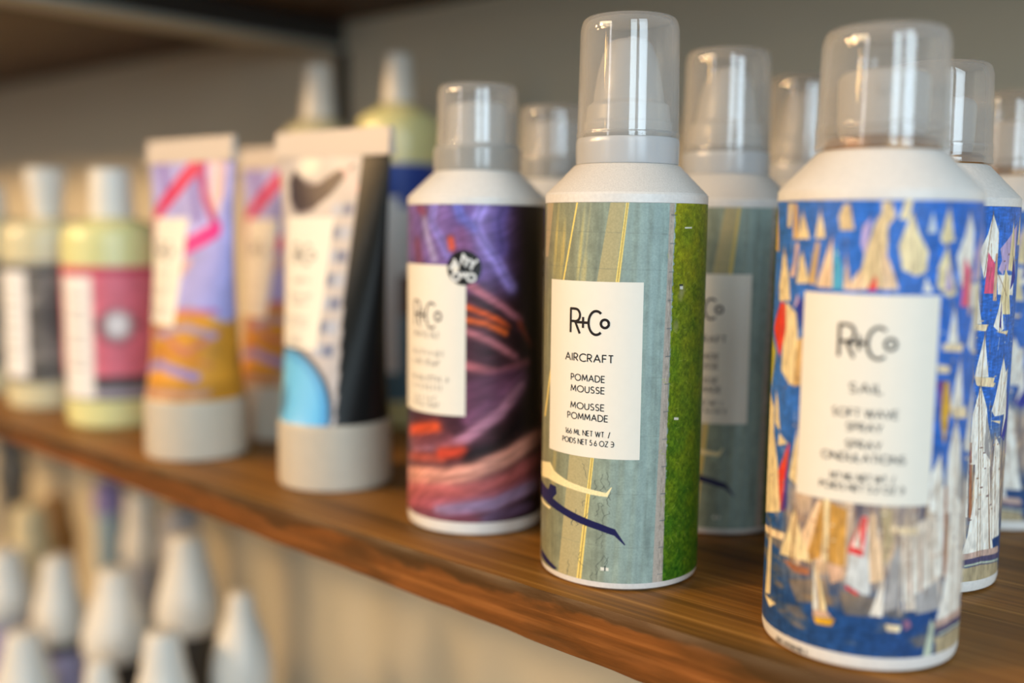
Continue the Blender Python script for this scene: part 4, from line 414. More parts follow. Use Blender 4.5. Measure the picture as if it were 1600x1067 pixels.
ARRIS = 9.24
_bx = [-60, -24, -20.76, -16.5, -14.8, -12.9, -11.5, -10.0, -8.2, -6.0, -3, 8]
_bt = [.33, .36, .40, .47, .51, .56, .58, .61, .65, .71, .74, .76]
def shelf_mesh(name, x0, x1, y0, y1, z, mats, thick, rough=.018, nx=420):
    """a board whose sawn front edge wanders a little: top, front grid, bottom, back and ends"""
    xs = np.linspace(x0, x1, nx); nr = 9; V = []; F = []; fm = []
    rr = random.Random(3)
    for i, x in enumerate(xs):
        t = thick(x)
        wob = lambda s, k: (float(vnoise(np.array(x * s + k), np.array(k * 3.7))) - .5)
        V.append((x, y1, z)); V.append((x, y0 + .16, z))
        for k in range(nr):
            q = k / (nr - 1)
            yy = y0 + (.03 if k == 0 else 0) + rough * wob(2.2, k * .6) * 1.4 + rough * .5 * wob(9, k)
            zz = z - (.012 if k == 0 else 0) - t * q + (rough * wob(3.1, 40 + k) * (.8 if k == nr - 1 else .5) if k else 0)
            V.append((x, yy, zz))
        V.append((x, y0 + .3, z - t)); V.append((x, y1, z - t))
    m = nr + 4
    for i in range(nx - 1):
        for k in range(m):
            k2 = (k + 1) % m
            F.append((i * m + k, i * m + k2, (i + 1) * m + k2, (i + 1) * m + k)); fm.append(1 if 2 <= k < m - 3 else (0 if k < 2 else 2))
    F.append(tuple(range(m))); fm.append(1); F.append(tuple((nx - 1) * m + k for k in reversed(range(m)))); fm.append(1)
    me = mesh(name, V, F, mats, smooth=True, sharp=40, fm=fm)
    bm = bmesh.new(); bm.from_mesh(me); bmesh.ops.recalc_face_normals(bm, faces=bm.faces[:]); bm.to_mesh(me); bm.free()
    return me
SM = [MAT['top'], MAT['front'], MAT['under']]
tag(link('wall_shelf', shelf_mesh('wall_shelf', -60, 8, ARRIS, 18.8, 0, SM, lambda x: float(np.interp(x, _bx, _bt)))),
    'brown stained rough wooden shelf carrying the tall spray cans and tubes', 'shelf', 'wooden wall shelves')
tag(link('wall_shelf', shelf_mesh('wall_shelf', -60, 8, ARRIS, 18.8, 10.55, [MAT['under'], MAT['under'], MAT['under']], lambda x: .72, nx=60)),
    'dark wooden shelf overhead at the top edge, its underside seen above the cans', 'shelf', 'wooden wall shelves')
tag(link('wall_shelf', shelf_mesh('wall_shelf', -60, 8, ARRIS, 18.8, -12.5, SM, lambda x: .72, nx=60)),
    'lower wooden shelf under the crowd of blurred white bottles at bottom left', 'shelf', 'wooden wall shelves')
br = thing('shelf_bracket', 'grey steel bracket bar under the dark overhead shelf', 'bracket', -22.6, 18.8, 9.82)
link('web', bevelled_box('web', -.06, .06, -9.3, 0, -.62, 0, MAT['dark'], .02), br)  # charcoal colour stands in for the shade on the web
link('arm', bevelled_box('arm', -1.15, .10, -9.3, 0, -.78, -.62, MAT['steel'], .04), br)
link('wall_plate', bevelled_box('wall_plate', -.25, .25, -.12, 0, -3.4, -.78, MAT['dark'], .03), br)

# ---------------------------------------------------------------- spray cans
def can_body(base_rim, cone_top):
    P = [(0, .05), (.80, .05), (.86, 0), (.93, 0), (.985, .035), (.998, .09), (1.0, base_rim), (.998, base_rim), (.998, 4.625), (1.004, 4.63), (1.004, 4.725), (.985, 4.75),
         (cone_top[0] + .02, cone_top[1] - .02), (cone_top[0] - .03, cone_top[1]), (.3, cone_top[1] + .01), (0, cone_top[1] + .01)]
    return lathe('body', P, MAT['can_white'], 128)
def shell(name, outer, th, mat, seg=96):
    """a hollow cap: outer profile from the open rim to the centre of the top, inner wall inset by th"""
    inner = [(max(r - th, 0) if r > .001 else 0, z - (th if k > len(outer) * .45 else 0)) for k, (r, z) in enumerate(outer)]
    P = outer + inner[::-1]
    return lathe(name, P, mat, seg)
def mousse_top(root):
    link('collar', lathe('collar', fillet([(.50, 5.10), (.632, 5.10), (.636, 5.36), (.625, 5.42), (.55, 5.42), (.53, 5.30), (.50, 5.10)], .015), MAT['collar']), root)
    noz = link('nozzle', lathe('nozzle', fillet([(.46, 5.10), (.50, 5.40), (.545, 5.47), (.545, 5.60), (.52, 5.63), (.50, 5.82), (.43, 5.86), (.425, 5.95), (.385, 6.2), (.33, 6.42), (.27, 6.56), (.20, 6.61), (0, 6.62)], .03), MAT['nozzle']), root)
    link('spout', lathe('spout', fillet([(.0, 6.60), (.07, 6.60), (.07, 6.65), (0, 6.655)], .01), MAT['nozzle'], 32, off=(.04, .02)), noz)
    link('cap', shell('cap', fillet([(.628, 5.42), (.632, 5.47), (.622, 5.49), (.600, 6.74), (.56, 6.86), (0, 6.875)], [0, .01, .01, .10, .10, 0], 7), .03, MAT['clear']), root)
def hair_top(root):
    link('collar', lathe('collar', fillet([(.50, 5.11), (.63, 5.11), (.632, 5.42), (.60, 5.46), (.52, 5.46), (.50, 5.11)], .015), MAT['collar_clear']), root)
    link('nozzle', lathe('nozzle', fillet([(.44, 5.11), (.47, 5.5), (.44, 5.56), (.43, 6.0), (.38, 6.07), (0, 6.07)], .04), MAT['nozzle']), root)
    link('cap', shell('cap', fillet([(.60, 5.46), (.585, 5.5), (.575, 6.22), (.54, 6.32), (0, 6.33)], [0, .01, .08, .08, 0], 6), .03, MAT['clear']), root)
def sail_top(root):
    link('valve_cup', lathe('valve_cup', fillet([(.56, 5.13), (.56, 5.24), (.50, 5.28), (.42, 5.27), (.40, 5.2), (0, 5.2)], .02), MAT['gold']), root)
    noz = link('nozzle', lathe('nozzle', fillet([(.40, 5.2), (.44, 5.40), (.45, 5.86), (.40, 5.93), (0, 5.93)], .04), MAT['nozzle']), root)
    V = []; F = []; box(V, F, -.05, .05, -.465, -.3, 5.68, 5.77)
    link('spout', mesh('spout', V, F, MAT['nozzle'], smooth=False), noz)
    link('cap', shell('cap', fillet([(.66, 5.15), (.664, 5.20), (.652, 5.23), (.655, 5.37), (.646, 5.39), (.622, 6.22), (.58, 6.345), (0, 6.36)], [0, .01, .01, .005, .01, .12, .12, 0], 7), .03, MAT['clear']), root)

# --- grey green runway can ---
PAL = dict(beige=(176, 160, 122), lband=(180, 170, 128), yel=(238, 212, 120), yeld=(150, 130, 80), curb=(182, 172, 160), wing=(246, 232, 180), shad=(26, 28, 78), wht=(228, 228, 216), dk=(50, 60, 60))
CU = [.515, .535, .545, .56, .575]       # where the kerb meets the grass, by height
def runway_art():
    us = columns(-1.75, 1.75, 560, 80); zs = np.linspace(.105, 4.625, 620); A = Art(us, zs, (132, 142, 130)); u, z = A.GU, A.GZ
    t = np.clip((u + 1.2) / 1.9, 0, 1)[..., None]
    A.C = np.array((116, 116, 90)) * (1 - t) + np.array((134, 156, 154)) * t
    A.C *= (.97 + .30 * fbm(u * 22, z * 1.6, 4))[..., None]
    A.C *= (.90 + .2 * fbm(u * 9 + 3, z * 9, 4))[..., None]
    for q in ARTDATA['AIR'][:4]: A.poly(q[1], PAL[q[0]])
    curb_u = lambda zz: np.interp(zz, [0.1, 1.7, 2.75, 3.7, 4.63], CU)
    # weathering streaks between the paint lines
    for uu, zz, ru, rz_, c, al in ((-.97, 4.15, .05, .55, (205, 190, 120), .7), (-.83, 4.05, .05, .45, (210, 190, 118), .7), (-.90, 3.9, .10, .7, (170, 160, 105), .5), (-.55, 4.05, .035, .6, (196, 188, 128), .7), (-.45, 4.3, .02, .5, (176, 176, 140), .5),
        (-.50, 3.75, .05, .35, (206, 194, 132), .6), (-.32, 4.0, .03, .6, (112, 122, 112), .5), (-.95, 1.35, .06, .5, (190, 172, 108), .5), (-1.1, 1.0, .06, .7, (120, 118, 88), .5)):
        sl = A.window(uu - ru * 2, uu + ru * 2, zz - rz_, zz + rz_); X, Y = A.GU[sl], A.GZ[sl]
        if X.size:
            d = np.hypot((X - uu - (Y - zz) * .10) / ru, (Y - zz) / rz_); a = np.clip((1 - d) * 1.4, 0, 1) * al * (.55 + 1.0 * fbm(X * 60, Y * 8, 3)); A.blend(sl, np.clip(a, 0, 1), c)
    for zl in (4.28, 3.86, 2.6, 1.9, 1.2, .55):
        A.stroke([(-1.3, zl + .02), (.5, zl - .01)], .010, (104, 114, 106), .25)
    for ul in (.05, .22, .38): A.stroke([(ul, 4.6), (ul - .17, .1)], .10, (150, 176, 176), .35)
    for q in ARTDATA['AIR'][4:]:
        if q[0] in ('yel', 'yeld'): A.poly(q[1], PAL[q[0]])
    rr = random.Random(11)
    for k in range(26):
        uu = -.28 + rr.uniform(-.10, .20) - (k % 3 == 0) * .30; zz = rr.uniform(.15, 1.6); P = [(uu, zz)]
        for j in range(rr.randint(3, 7)): P.append((P[-1][0] + rr.uniform(-.035, .035), P[-1][1] - rr.uniform(.01, .05)))
        A.stroke(P, .008, (74, 84, 78), .6)
    # grass side
    cu = curb_u(z); g = u > cu + .03
    n1 = fbm(u * 30, z * 26, 5); n2 = fbm(u * 6 + 9, z * 5, 3); n3 = fbm(u * 90, z * 70, 2)
    grass = np.stack([98 + 80 * (n1 - .5) + 60 * (n2 - .5) + 40 * (n3 - .5) + 14 * (z - 2.3), 126 + 80 * (n1 - .5) + 30 * (n2 - .5) + 40 * (n3 - .5) + 6 * (z - 2.3), 22 + 24 * (n1 - .5)], -1)
    edge = np.clip((u - cu - .03 + .05 * (n1 - .5)) / .015, 0, 1) * (u < 2.6)
    A.C = A.C * (1 - edge[..., None]) + grass * edge[..., None]
    for q in ARTDATA['AIR'][4:]:
        if q[0] == 'curb':
            A.poly(q[1], PAL['curb'])
    m = (u > cu - .03) & (u < cu + .06); A.C = np.where(m[..., None], A.C * (.78 + .4 * fbm(u * 60, z * 14, 3))[..., None], A.C)
    for k in range(14): zz = .2 + k * .33; A.stroke([(float(curb_u(zz)) - .02, zz), (float(curb_u(zz)) + .05, zz)], .012, (96, 108, 112), .7)
    for k in range(70):
        uu = rr.uniform(.5, 1.2); zz = rr.uniform(.2, 4.5); a = rr.uniform(0, 6.28); A.stroke([(uu, zz), (uu + .05 * math.cos(a), zz + .05 * math.sin(a))], .007, (176, 190, 96), .6)
    for uu, zz in ((.72, 3.55), (.66, 3.2), (.75, 3.62)): A.spot(uu, zz, .06, .10, (150, 150, 120), .55)
    for q in ARTDATA['AIR'][4:]:
        if q[0] in ('wing', 'shad', 'wht', 'dk'): A.poly(q[1], PAL[q[0]])
    return A
x, y = -7.36937924, 10.62125803
run = thing('mousse_can', 'tall mousse can with grey green runway print and bright green stripe, in front', 'spray can', x, y, 0, facing(x, y), 'runway print mousse cans')
b_ = link('body', can_body(.105, (.635, 5.105)), run)
b_.data.materials.append(MAT['speckle']); 
for p_ in b_.data.polygons:
    if p_.center.z > 4.76 * U: p_.material_index = 1
link('printed_sleeve', art_mesh('printed_sleeve', runway_art(), cyl(1.002), MAT['art_fine']), run)['label'] = 'aerial runway print with grass strip and aircraft wing shadow'
c0 = -24.4 * D2
add_label(run, -61 * D2, 12.9 * D2, 1.615, 3.71, (-38.3 * D2, 3.095, 28.8 * D2, .285), [
    ('AIRCRAFT', .088, 36.2 * D2, c0, 2.806, .0135), ('POMADE', .074, 25.3 * D2, c0, 2.565, .0115), ('MOUSSE', .074, 25.3 * D2, c0, 2.430, .0115),
    ('MOUSSE', .074, 25.3 * D2, c0, 2.226, .0115), ('POMMADE', .074, 30.5 * D2, c0, 2.098, .0115),
    ('166 ML NET WT. /', .062, 34.0 * D2, c0, 1.905, .0090), ('POIDS NET 5.6 OZ e', .062, 39.5 * D2, c0, 1.795, .0090)])
mousse_top(run)
ca = math.atan2(-y, -x)
def like(src_rz, x, y, extra): return facing(x, y, extra)
copy_thing(run, 'mousse can with runway print directly behind the sharp green striped mousse can', -7.59258064, 13.43355885, facing(-7.59, 13.43, 11.5 * D2))
copy_thing(run, 'rearmost runway print mousse can, only its pale cap showing between two nearer cans', -7.83504741, 16.45978954, facing(-7.835, 16.46, 14 * D2))

# --- sailing boats can ---
PAL2 = dict(cream=(238, 220, 172), tan=(206, 172, 116), tan2=(222, 198, 152), peach=(238, 206, 168), pinkish=(222, 190, 176), cyan=(80, 170, 205), lav=(190, 170, 212), red=(226, 60, 62), red2=(222, 58, 34),
    pale=(206, 212, 214), white=(246, 240, 228), pink=(224, 92, 126), ygreen=(176, 170, 50), navy=(44, 52, 150), plum=(120, 66, 128), plum2=(158, 110, 140), hull=(240, 216, 176), gold=(216, 166, 58), gold2=(198, 150, 74),
    beige=(222, 206, 188), rust=(172, 112, 80), brown=(128, 84, 48), refl=(164, 132, 92), olive=(182, 164, 128), crew=(214, 176, 148), yellow=(228, 172, 40), grey=(172, 168, 166), mag=(192, 56, 98), rose=(200, 170, 156),
    navyg=(84, 80, 110), tanw=(176, 160, 128), pgreen=(186, 196, 176))
def sail_art():
    us = columns(-1.6, 1.95, 500, 120); zs = np.linspace(.165, 4.625, 470); A = Art(us, zs, (48, 98, 186)); u, z = A.GU, A.GZ
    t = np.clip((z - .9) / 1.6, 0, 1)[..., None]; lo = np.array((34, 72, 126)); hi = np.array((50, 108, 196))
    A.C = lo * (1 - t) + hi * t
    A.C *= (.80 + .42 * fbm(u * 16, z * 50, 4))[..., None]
    n = fbm(u * 3 + 2, z * 9 + 4, 3); a = np.clip((n - .50) * 4, 0, .6) * (z < 1.5); A.C = A.C * (1 - a[..., None]) + np.array((150, 124, 96)) * a[..., None]
    # the crowd of hulls low on the can
    n = fbm(u * 30, z * 3, 3); a = np.clip((1 - np.abs(z - 1.35) / .75) * 1.8, 0, 1) * np.clip((u + .95) * 4, 0, 1)
    A.C = A.C * (1 - a[..., None] * .85) + (np.array((236, 200, 158)) * (1 - np.clip(n * 2.2 - .75, 0, 1))[..., None] + np.array((96, 84, 92)) * np.clip(n * 2.2 - .75, 0, 1)[..., None]) * a[..., None] * .85
    rr = random.Random(5)
    for k in range(150):                     # the fleet carries on round the back
        uu = rr.choice([rr.uniform(1.75, 3.1), rr.uniform(-3.1, -1.45)]); zz = rr.uniform(.4, 4.2); h = rr.uniform(.25, .6) * (1.5 if zz < 1.6 else 1)
        A.poly([(uu, zz + h), (uu - h * .22, zz), (uu + h * .1, zz)], PAL2[rr.choice(['cream', 'white', 'tan2', 'cream', 'lav', 'red'])]); A.poly([(uu - h * .22, zz), (uu + h * .2, zz), (uu + h * .12, zz - .05), (uu - h * .15, zz - .05)], PAL2['hull'])
    for cname, pts in ARTDATA['SAIL']:
        if cname == 'refl': A.poly(pts, PAL2[cname], .55)
        else: A.poly(pts, PAL2[cname])
    q = fbm(u * 34 + 4, z * 10, 4); A.C *= (.80 + .40 * q)[..., None]
    for k in range(420):                     # rigging, crews and wakes
        uu = rr.uniform(-1.3, 1.9); zz = rr.uniform(.9, 2.0) if k % 2 else rr.uniform(1.7, 4.4); cc = rr.choice([(250, 240, 220), (150, 104, 74), (226, 190, 150), (110, 84, 84)])
        if k % 3: A.stroke([(uu, zz), (uu + rr.uniform(-.02, .02), zz + rr.uniform(.04, .22))], .010, cc, .55)
        else: A.spot(uu, zz, rr.uniform(.015, .04), rr.uniform(.01, .02), cc, .8)
    for cname, pts in ARTDATA['SAIL']:       # mast lines down the larger sails
        P = np.array(pts); h = np.ptp(P[:, 1]); 
        if cname in ('cream', 'white', 'tan2', 'peach') and h > .2:
            top = P[P[:, 1].argmax()]; lowz = P[:, 1].min(); A.stroke([(top[0], top[1] + .03), (P[P[:, 1] < lowz + .2 * h][:, 0].mean(), lowz)], .012, (134, 98, 66), .6)
    return A
x, y = -4.14537851, 10.50290831
sail = thing('hair_spray_can', 'nearest spray can at the right, sailing boats print and full cream label', 'spray can', x, y, 0, facing(x, y), 'sailing boat spray cans')
link('body', can_body(.16, (.615, 5.14)), sail)
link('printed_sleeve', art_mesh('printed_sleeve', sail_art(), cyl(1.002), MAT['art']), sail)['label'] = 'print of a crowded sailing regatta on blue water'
c0 = -1.6 * D2
add_label(sail, -40 * D2, 36.6 * D2, 1.70, 3.735, (-17.0 * D2, 3.13, 30 * D2, .31), [
    ('SAIL', .088, 17.2 * D2, c0, 2.832, .0135), ('SOFT WAVE', .076, 34.5 * D2, c0, 2.590, .0115), ('SPRAY', .076, 18.6 * D2, c0, 2.453, .0115),
    ('SPRAY', .076, 18.6 * D2, c0, 2.280, .0115), ('ONDULATIONS', .076, 44.8 * D2, c0, 2.152, .0115),
    ('147 ML NET WT. /', .066, 34.3 * D2, c0, 1.955, .010), ('POIDS NET 5.2 OZ e', .066, 45.5 * D2, c0, 1.853, .010)])
rr = random.Random(2); tick = []
sx = -52 * D2
while sx < -26 * D2:
    h = .05; tick.append([(sx, .055), (sx + rr.uniform(-.008, .008), .055 + h)]); 
    if rr.random() < .5: tick.append([(sx, .055 + h * rr.random()), (sx + .022, .055 + h * rr.random())])
    sx += rr.choice([.022, .03, .05])
V, F = ribbons(tick, .010, flat_on(1.003)); link('batch_print', mesh('batch_print', V, F, MAT['ink'], smooth=False), sail)
sail_top(sail)
copy_thing(sail, 'second sailing boats spray can, half hidden directly behind the nearest one', -4.49502323, 13.10091853, facing(-4.495, 13.10, -14.5 * D2))
copy_thing(sail, 'rearmost sailing boats spray can at the right edge of the frame, blurred', -4.60482505, 16.46439972, facing(-4.6, 16.46, -62 * D2))

# --- dark canyon swirl can ---
def canyon_art():
    us = columns(-1.6, 1.6, 300, 60); zs = np.linspace(.20, 4.625, 320); A = Art(us, zs, (52, 32, 42)); u, z = A.GU, A.GZ
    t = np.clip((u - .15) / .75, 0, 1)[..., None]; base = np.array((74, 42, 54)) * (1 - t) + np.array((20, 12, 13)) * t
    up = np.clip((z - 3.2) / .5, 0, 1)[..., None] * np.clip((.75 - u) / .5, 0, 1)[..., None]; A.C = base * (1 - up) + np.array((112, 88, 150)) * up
    n = fbm(u * 5 + 3 * fbm(u * 2, z * 2), z * 7 + 2 * u, 4); A.C *= (.75 + .5 * n)[..., None]
    r_ = random.Random(9)
    for c, wd, al, pts in ARTDATA['SW']:
        A.stroke(pts, wd * 1.7, np.array(c) * .88, al * .6, .9); A.stroke(pts, wd * 1.15, np.minimum(np.array(c) * 1.2, 250), al * .95, .7)
        for k in range(5):                       # finer strands follow every band of rock
            d = r_.uniform(-.6, .6) * wd; f = r_.uniform(.70, 1.25); A.stroke([(a, b + d) for a, b in pts], wd * r_.uniform(.15, .3), np.array(c) * f, al * .55, .9)
    A.blur(2)
    q = fbm(u * 4 + 2 * z, z * 22 - 8 * u * np.abs(u) - 3 * u, 4); A.C *= (.78 + .46 * q)[..., None]
    dk = np.clip((u - .42) / .6, 0, 1)[..., None] * np.clip((z - 1.2) / 1.0, 0, 1)[..., None]; A.C = A.C * (1 - .75 * dk) + np.array((18, 11, 12)) * .75 * dk  # right side darkened: dark print plus the neighbouring cans' shade, painted in
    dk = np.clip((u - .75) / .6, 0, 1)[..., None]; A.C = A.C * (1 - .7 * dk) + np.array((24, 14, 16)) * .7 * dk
    return A
x, y = -10.21514158, 10.95863538
swirl = thing('hair_spray_can', 'dark purple and rust swirl print can with round black sticker', 'spray can', x, y, 0, facing(x, y), 'canyon swirl spray cans')
link('body', can_body(.20, (.60, 5.12)), swirl)
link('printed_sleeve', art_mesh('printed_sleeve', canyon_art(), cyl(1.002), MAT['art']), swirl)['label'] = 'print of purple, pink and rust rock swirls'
def scribble(c, zc, wd, h, seed):
    r_ = random.Random(seed); out = []; s = c - wd / 2
    while s < c + wd / 2:
        out.append([(s, zc - h / 2), (s + r_.uniform(-.01, .02), zc + h / 2)])
        if r_.random() < .7: zz = zc + r_.choice([-.45, 0, .45]) * h; out.append([(s, zz), (s + .04, zz)])
        s += r_.choice([.05, .065, .09])
    return out
c0 = -46 * D2
rows = [(scribble(c0, 2.83, .50, .09, 1), 0, 0, 0, 0, .012), (scribble(c0 + .04, 2.57, .62, .08, 2), 0, 0, 0, 0, .011), (scribble(c0 + .02, 2.43, .56, .08, 3), 0, 0, 0, 0, .011),
        (scribble(c0 + .07, 2.21, .74, .08, 4), 0, 0, 0, 0, .011), (scribble(c0 + .03, 2.09, .58, .08, 5), 0, 0, 0, 0, .011), (scribble(c0, 1.93, .45, .065, 6), 0, 0, 0, 0, .010), (scribble(c0 + .03, 1.84, .56, .065, 7), 0, 0, 0, 0, .010)]
add_label(swirl, -84 * D2, -8.4 * D2, 1.715, 3.80, (-60 * D2, 2.93, 31 * D2, .36), rows, ink='ink_soft')
st = []; sr = .238
for k in range(2): pass
V = [flat_on(1.010)(-10 * D2, 3.768)] + [flat_on(1.010)(-10 * D2 + sr * math.cos(2 * PI * i / 48), 3.768 + sr * math.sin(2 * PI * i / 48)) for i in range(48)]
F = [(0, 1 + i, 1 + (i + 1) % 48) for i in range(48)]
stk = link('sticker', mesh('sticker', V, F, MAT['sticker'], sharp=None), swirl); stk['label'] = 'round black sticker with white brushed marks'
s_, z_ = -10 * D2, 3.768
mk = [[(s_ - .20, z_ - .02), (s_ - .12, z_ + .10)], [(s_ - .14, z_ + .12), (s_ - .08, z_ + .01)], [(s_ - .17, z_ + .04), (s_ - .10, z_ + .05)], [(s_ - .04, z_ + .05), (s_ - .01, z_ + .18), (s_ + .05, z_ + .09)], [(s_ + .02, z_ + .02), (s_ + .06, z_ + .13)],
      [(s_ + .09, z_ + .12), (s_ + .12, z_ + .05), (s_ + .19, z_ + .11)], [(s_ + .12, z_ + .05), (s_ + .09, z_ - .02)]]
mk += [arc(s_ - .11, z_ - .12, .05, .055, 0, 360), [(s_ - .04, z_ - .06), (s_ - .01, z_ - .12), (s_ + .04, z_ - .06)], arc(s_ + .10, z_ - .13, .055, .05, 0, 360)]
V, F = ribbons(mk, .034, flat_on(1.013)); link('brush_marks', mesh('brush_marks', V, F, MAT['white_ink'], smooth=False), stk)
hair_top(swirl)
copy_thing(swirl, 'swirl print can hidden behind the stickered one, pale cap and shoulder showing', -10.96, 13.65, facing(-10.96, 13.65, 6 * D2))

# ---------------------------------------------------------------- squeeze tubes standing on their caps
def tube_pos(r, z0, z1, half):
    """round at z0, pressed to a flat seam at z1; u is the angle from the front"""
    def pos(u, z):
        t = np.clip((z - z0) / (z1 - z0), 0, 1); e = t ** .85
        rx = r + (half - r) * t; ry = r * (1 - e) + .05 * e
        # flat cross-section approaches a line as the ellipse thins
        return rx * np.sin(u), -ry * np.cos(u), z
    return pos
def make_tube(label, x, y, rz, art_fn, group, name='cream_tube'):
    t = thing(name, label, 'tube', x, y, 0, rz, group)
    link('cap', lathe('cap', fillet([(0, .02), (.86, .02), (.93, 0), (.955, .06), (.945, 1.06), (.90, 1.12), (.80, 1.14), (0, 1.14)], .05), MAT['frosted_cap']), t)
    us = np.linspace(-PI, PI, 181); zs = np.linspace(1.10, 5.50, 200)
    A = art_fn(us, zs); P = tube_pos(.92, 1.10, 5.62, 1.36)
    link('printed_sleeve', art_mesh('printed_sleeve', A, P, MAT['tube_art']), t)
    V = []; F = []; n = 24
    for i in range(n + 1):
        xx = -1.36 + 2.72 * i / n
        V += [(xx, -.085, 5.44), (xx, .085, 5.44), (xx, .045, 5.88), (xx, -.045, 5.88)]
    for i in range(n):
        for k in range(4): F.append((4 * i + k, 4 * i + 4 + k, 4 * i + 4 + (k + 1) % 4, 4 * i + (k + 1) % 4))
    F += [(0, 1, 2, 3), (4 * n + 3, 4 * n + 2, 4 * n + 1, 4 * n)]
    sm = mesh('crimped_seam', V, F, MAT['seam'], smooth=False); bm = bmesh.new(); bm.from_mesh(sm); bmesh.ops.recalc_face_normals(bm, faces=bm.faces[:]); bm.to_mesh(sm); bm.free()
    link('crimped_seam', sm, t); return t, P
def tube_label(t, P, u0, u1, z0, z1, seeds):
    def on(u, z, d):
        X, Y, Z = P(np.array(u), np.array(z)); return (float(X) + d * math.sin(u), float(Y) - d * math.cos(u), float(Z))
    V = []; F = []; n = 20; m = 14
    for i in range(n + 1):
        for j in range(m + 1): V.append(on(u0 + (u1 - u0) * i / n, z0 + (z1 - z0) * j / m, .006))
    for i in range(n):
        for j in range(m): a = i * (m + 1) + j; F.append((a, a + m + 1, a + m + 2, a + 1))
    lab = link('label', mesh('label', V, F, MAT['paper'], sharp=None), t); lab['label'] = 'cream paper label'
    c = (u0 + u1) / 2; L = logo_lines(c - .26, z1 - .78, .52, .34)
    V, F = ribbons(L, .03, lambda s, z: on(s, z, .011)); link('logo', mesh('logo', V, F, MAT['ink_soft'], smooth=False), lab)
    V = []; F = []
    for k, (zz, wd) in enumerate(((1.05, .40), (1.30, .55), (1.42, .45), (1.66, .6), (1.78, .5), (1.98, .5), (2.08, .45))):
        v, f = ribbons(scribble(c, z1 - zz, wd, .075, seeds + k), .011, lambda s, z: on(s, z, .011)); b = len(V); V += v; F += [tuple(i + b for i in q) for q in f]
    link('lettering', mesh('lettering', V, F, MAT['ink_soft'], smooth=False), lab)
def moustache_art(us, zs):
    A = Art(us, zs, (200, 192, 188)); u, z = A.GU, A.GZ
    A.C *= (.93 + .12 * fbm(u * 6, z * 4, 3))[..., None]
    A.poly([(-.85, 5.05), (-.8, 4.75), (-.55, 4.52), (-.2, 4.58), (.1, 4.8), (.5, 5.3), (.15, 5.2), (-.15, 5.0), (-.35, 4.98), (-.55, 5.15), (-.7, 5.25)], (52, 44, 56)); A.spot(-.45, 4.78, .40, .34, (50, 42, 56)); A.spot(-.38, 5.3, .3, .25, (236, 228, 210))
    A.stroke([(.15, 5.5), (.55, 4.9)], .14, (226, 196, 190), .9)
    for k in range(7):
        for j in range(2): A.poly([(.16 + j * .2, 2.2 + k * .38), (.36 + j * .2, 2.2 + k * .38), (.36 + j * .2, 2.4 + k * .38), (.16 + j * .2, 2.4 + k * .38)], (112, 122, 150) if (k + j) % 2 else (176, 184, 200), .9)
    for rad_, c in ((1.24, (70, 74, 84)), (1.16, (92, 170, 224)), (1.02, (112, 196, 242))): A.poly([(-.48 + rad_ * math.cos(a_ * PI / 24), 1.10 + rad_ * math.sin(a_ * PI / 24)) for a_ in range(48)], c)
    A.spot(-.85, 1.5, .35, .5, (150, 205, 200), .8); A.spot(-.45, 1.4, .2, .35, (60, 110, 150), .8); A.spot(-1.1, 1.25, .3, .2, (238, 226, 200), .9)
    k = np.clip((np.abs(u - 1.86) - 1.30) / .03, 0, 1)   # black back half, from u=.56 round
    b = ((u > .60 - .10 * (z - 3.3) * (z < 3.3)) | (u < -1.5)).astype(float); A.blend((slice(None), slice(None)), b, (27, 30, 30))
    return A
x, y = -13.51774008, 10.99107949
tb, P = make_tube('white tube with black side and blue disc print, standing on its pale cap', x, y, .06, moustache_art, None)
tube_label(tb, P, -.85, .24, 2.30, 4.45, 20)
def ribbon_art(us, zs):
    A = Art(us, zs, (176, 174, 234)); u, z = A.GU, A.GZ
    A.C *= (.86 + .26 * fbm(u * 2, z * 2.4, 3))[..., None]
    n = fbm(u * 1.3 + .6 * z, z * 3.2, 4); lowm = np.clip((2.72 + .12 * np.sin(u * 3) - z) / .12, 0, 1)
    oc = np.array((214, 150, 52)) * (.75 + .5 * n)[..., None]; A.C = A.C * (1 - lowm[..., None]) + oc * lowm[..., None]
    for P_, wd, c, al in (([(-.9, 2.1), (-.2, 2.35), (.6, 2.0), (1.3, 2.35)], .10, (184, 110, 120), .8), ([(-.9, 1.5), (0, 1.75), (.9, 1.55)], .18, (150, 136, 206), .9), ([(-.2, 2.25), (.5, 2.45), (1.2, 2.3)], .14, (160, 150, 200), .8), ([(-1, 1.75), (.4, 2.0), (1.2, 1.75)], .07, (200, 120, 70), .8), ([(-1, 2.68), (0, 2.72), (1.2, 2.75)], .10, (196, 110, 160), .8),
        ([(-1, 1.22), (1.2, 1.25)], .12, (190, 150, 160), .7)): A.stroke(P_, wd, c, al)
    A.stroke([(.3, 5.5), (.25, 4.9), (.45, 4.4)], .18, (120, 110, 190), .8); A.stroke([(-.7, 5.5), (-.45, 4.9)], .2, (128, 100, 180), .7)
    A.stroke([(.7, 5.5), (.85, 4.6)], .26, (240, 206, 196), .9); A.stroke([(1.0, 5.5), (1.0, 4.8)], .12, (238, 180, 130), .8)
    A.stroke([(-.85, 4.42), (-.3, 4.85), (.12, 5.28), (.34, 5.38)], .30, (214, 50, 96), 1, .2); A.stroke([(.34, 5.38), (.55, 4.8), (.95, 4.25)], .17, (176, 40, 110), 1, .2)
    A.stroke([(-.2, 3.75), (.35, 3.95), (.95, 4.22)], .30, (222, 44, 140), 1, .2); A.stroke([(.15, 3.35), (.35, 3.62)], .16, (226, 170, 160), .9)
    A.stroke([(-1.1, 3.0), (-1.0, 4.4)], .2, (212, 80, 120), .8)
    return A
x, y = -17.1302214, 10.58565732
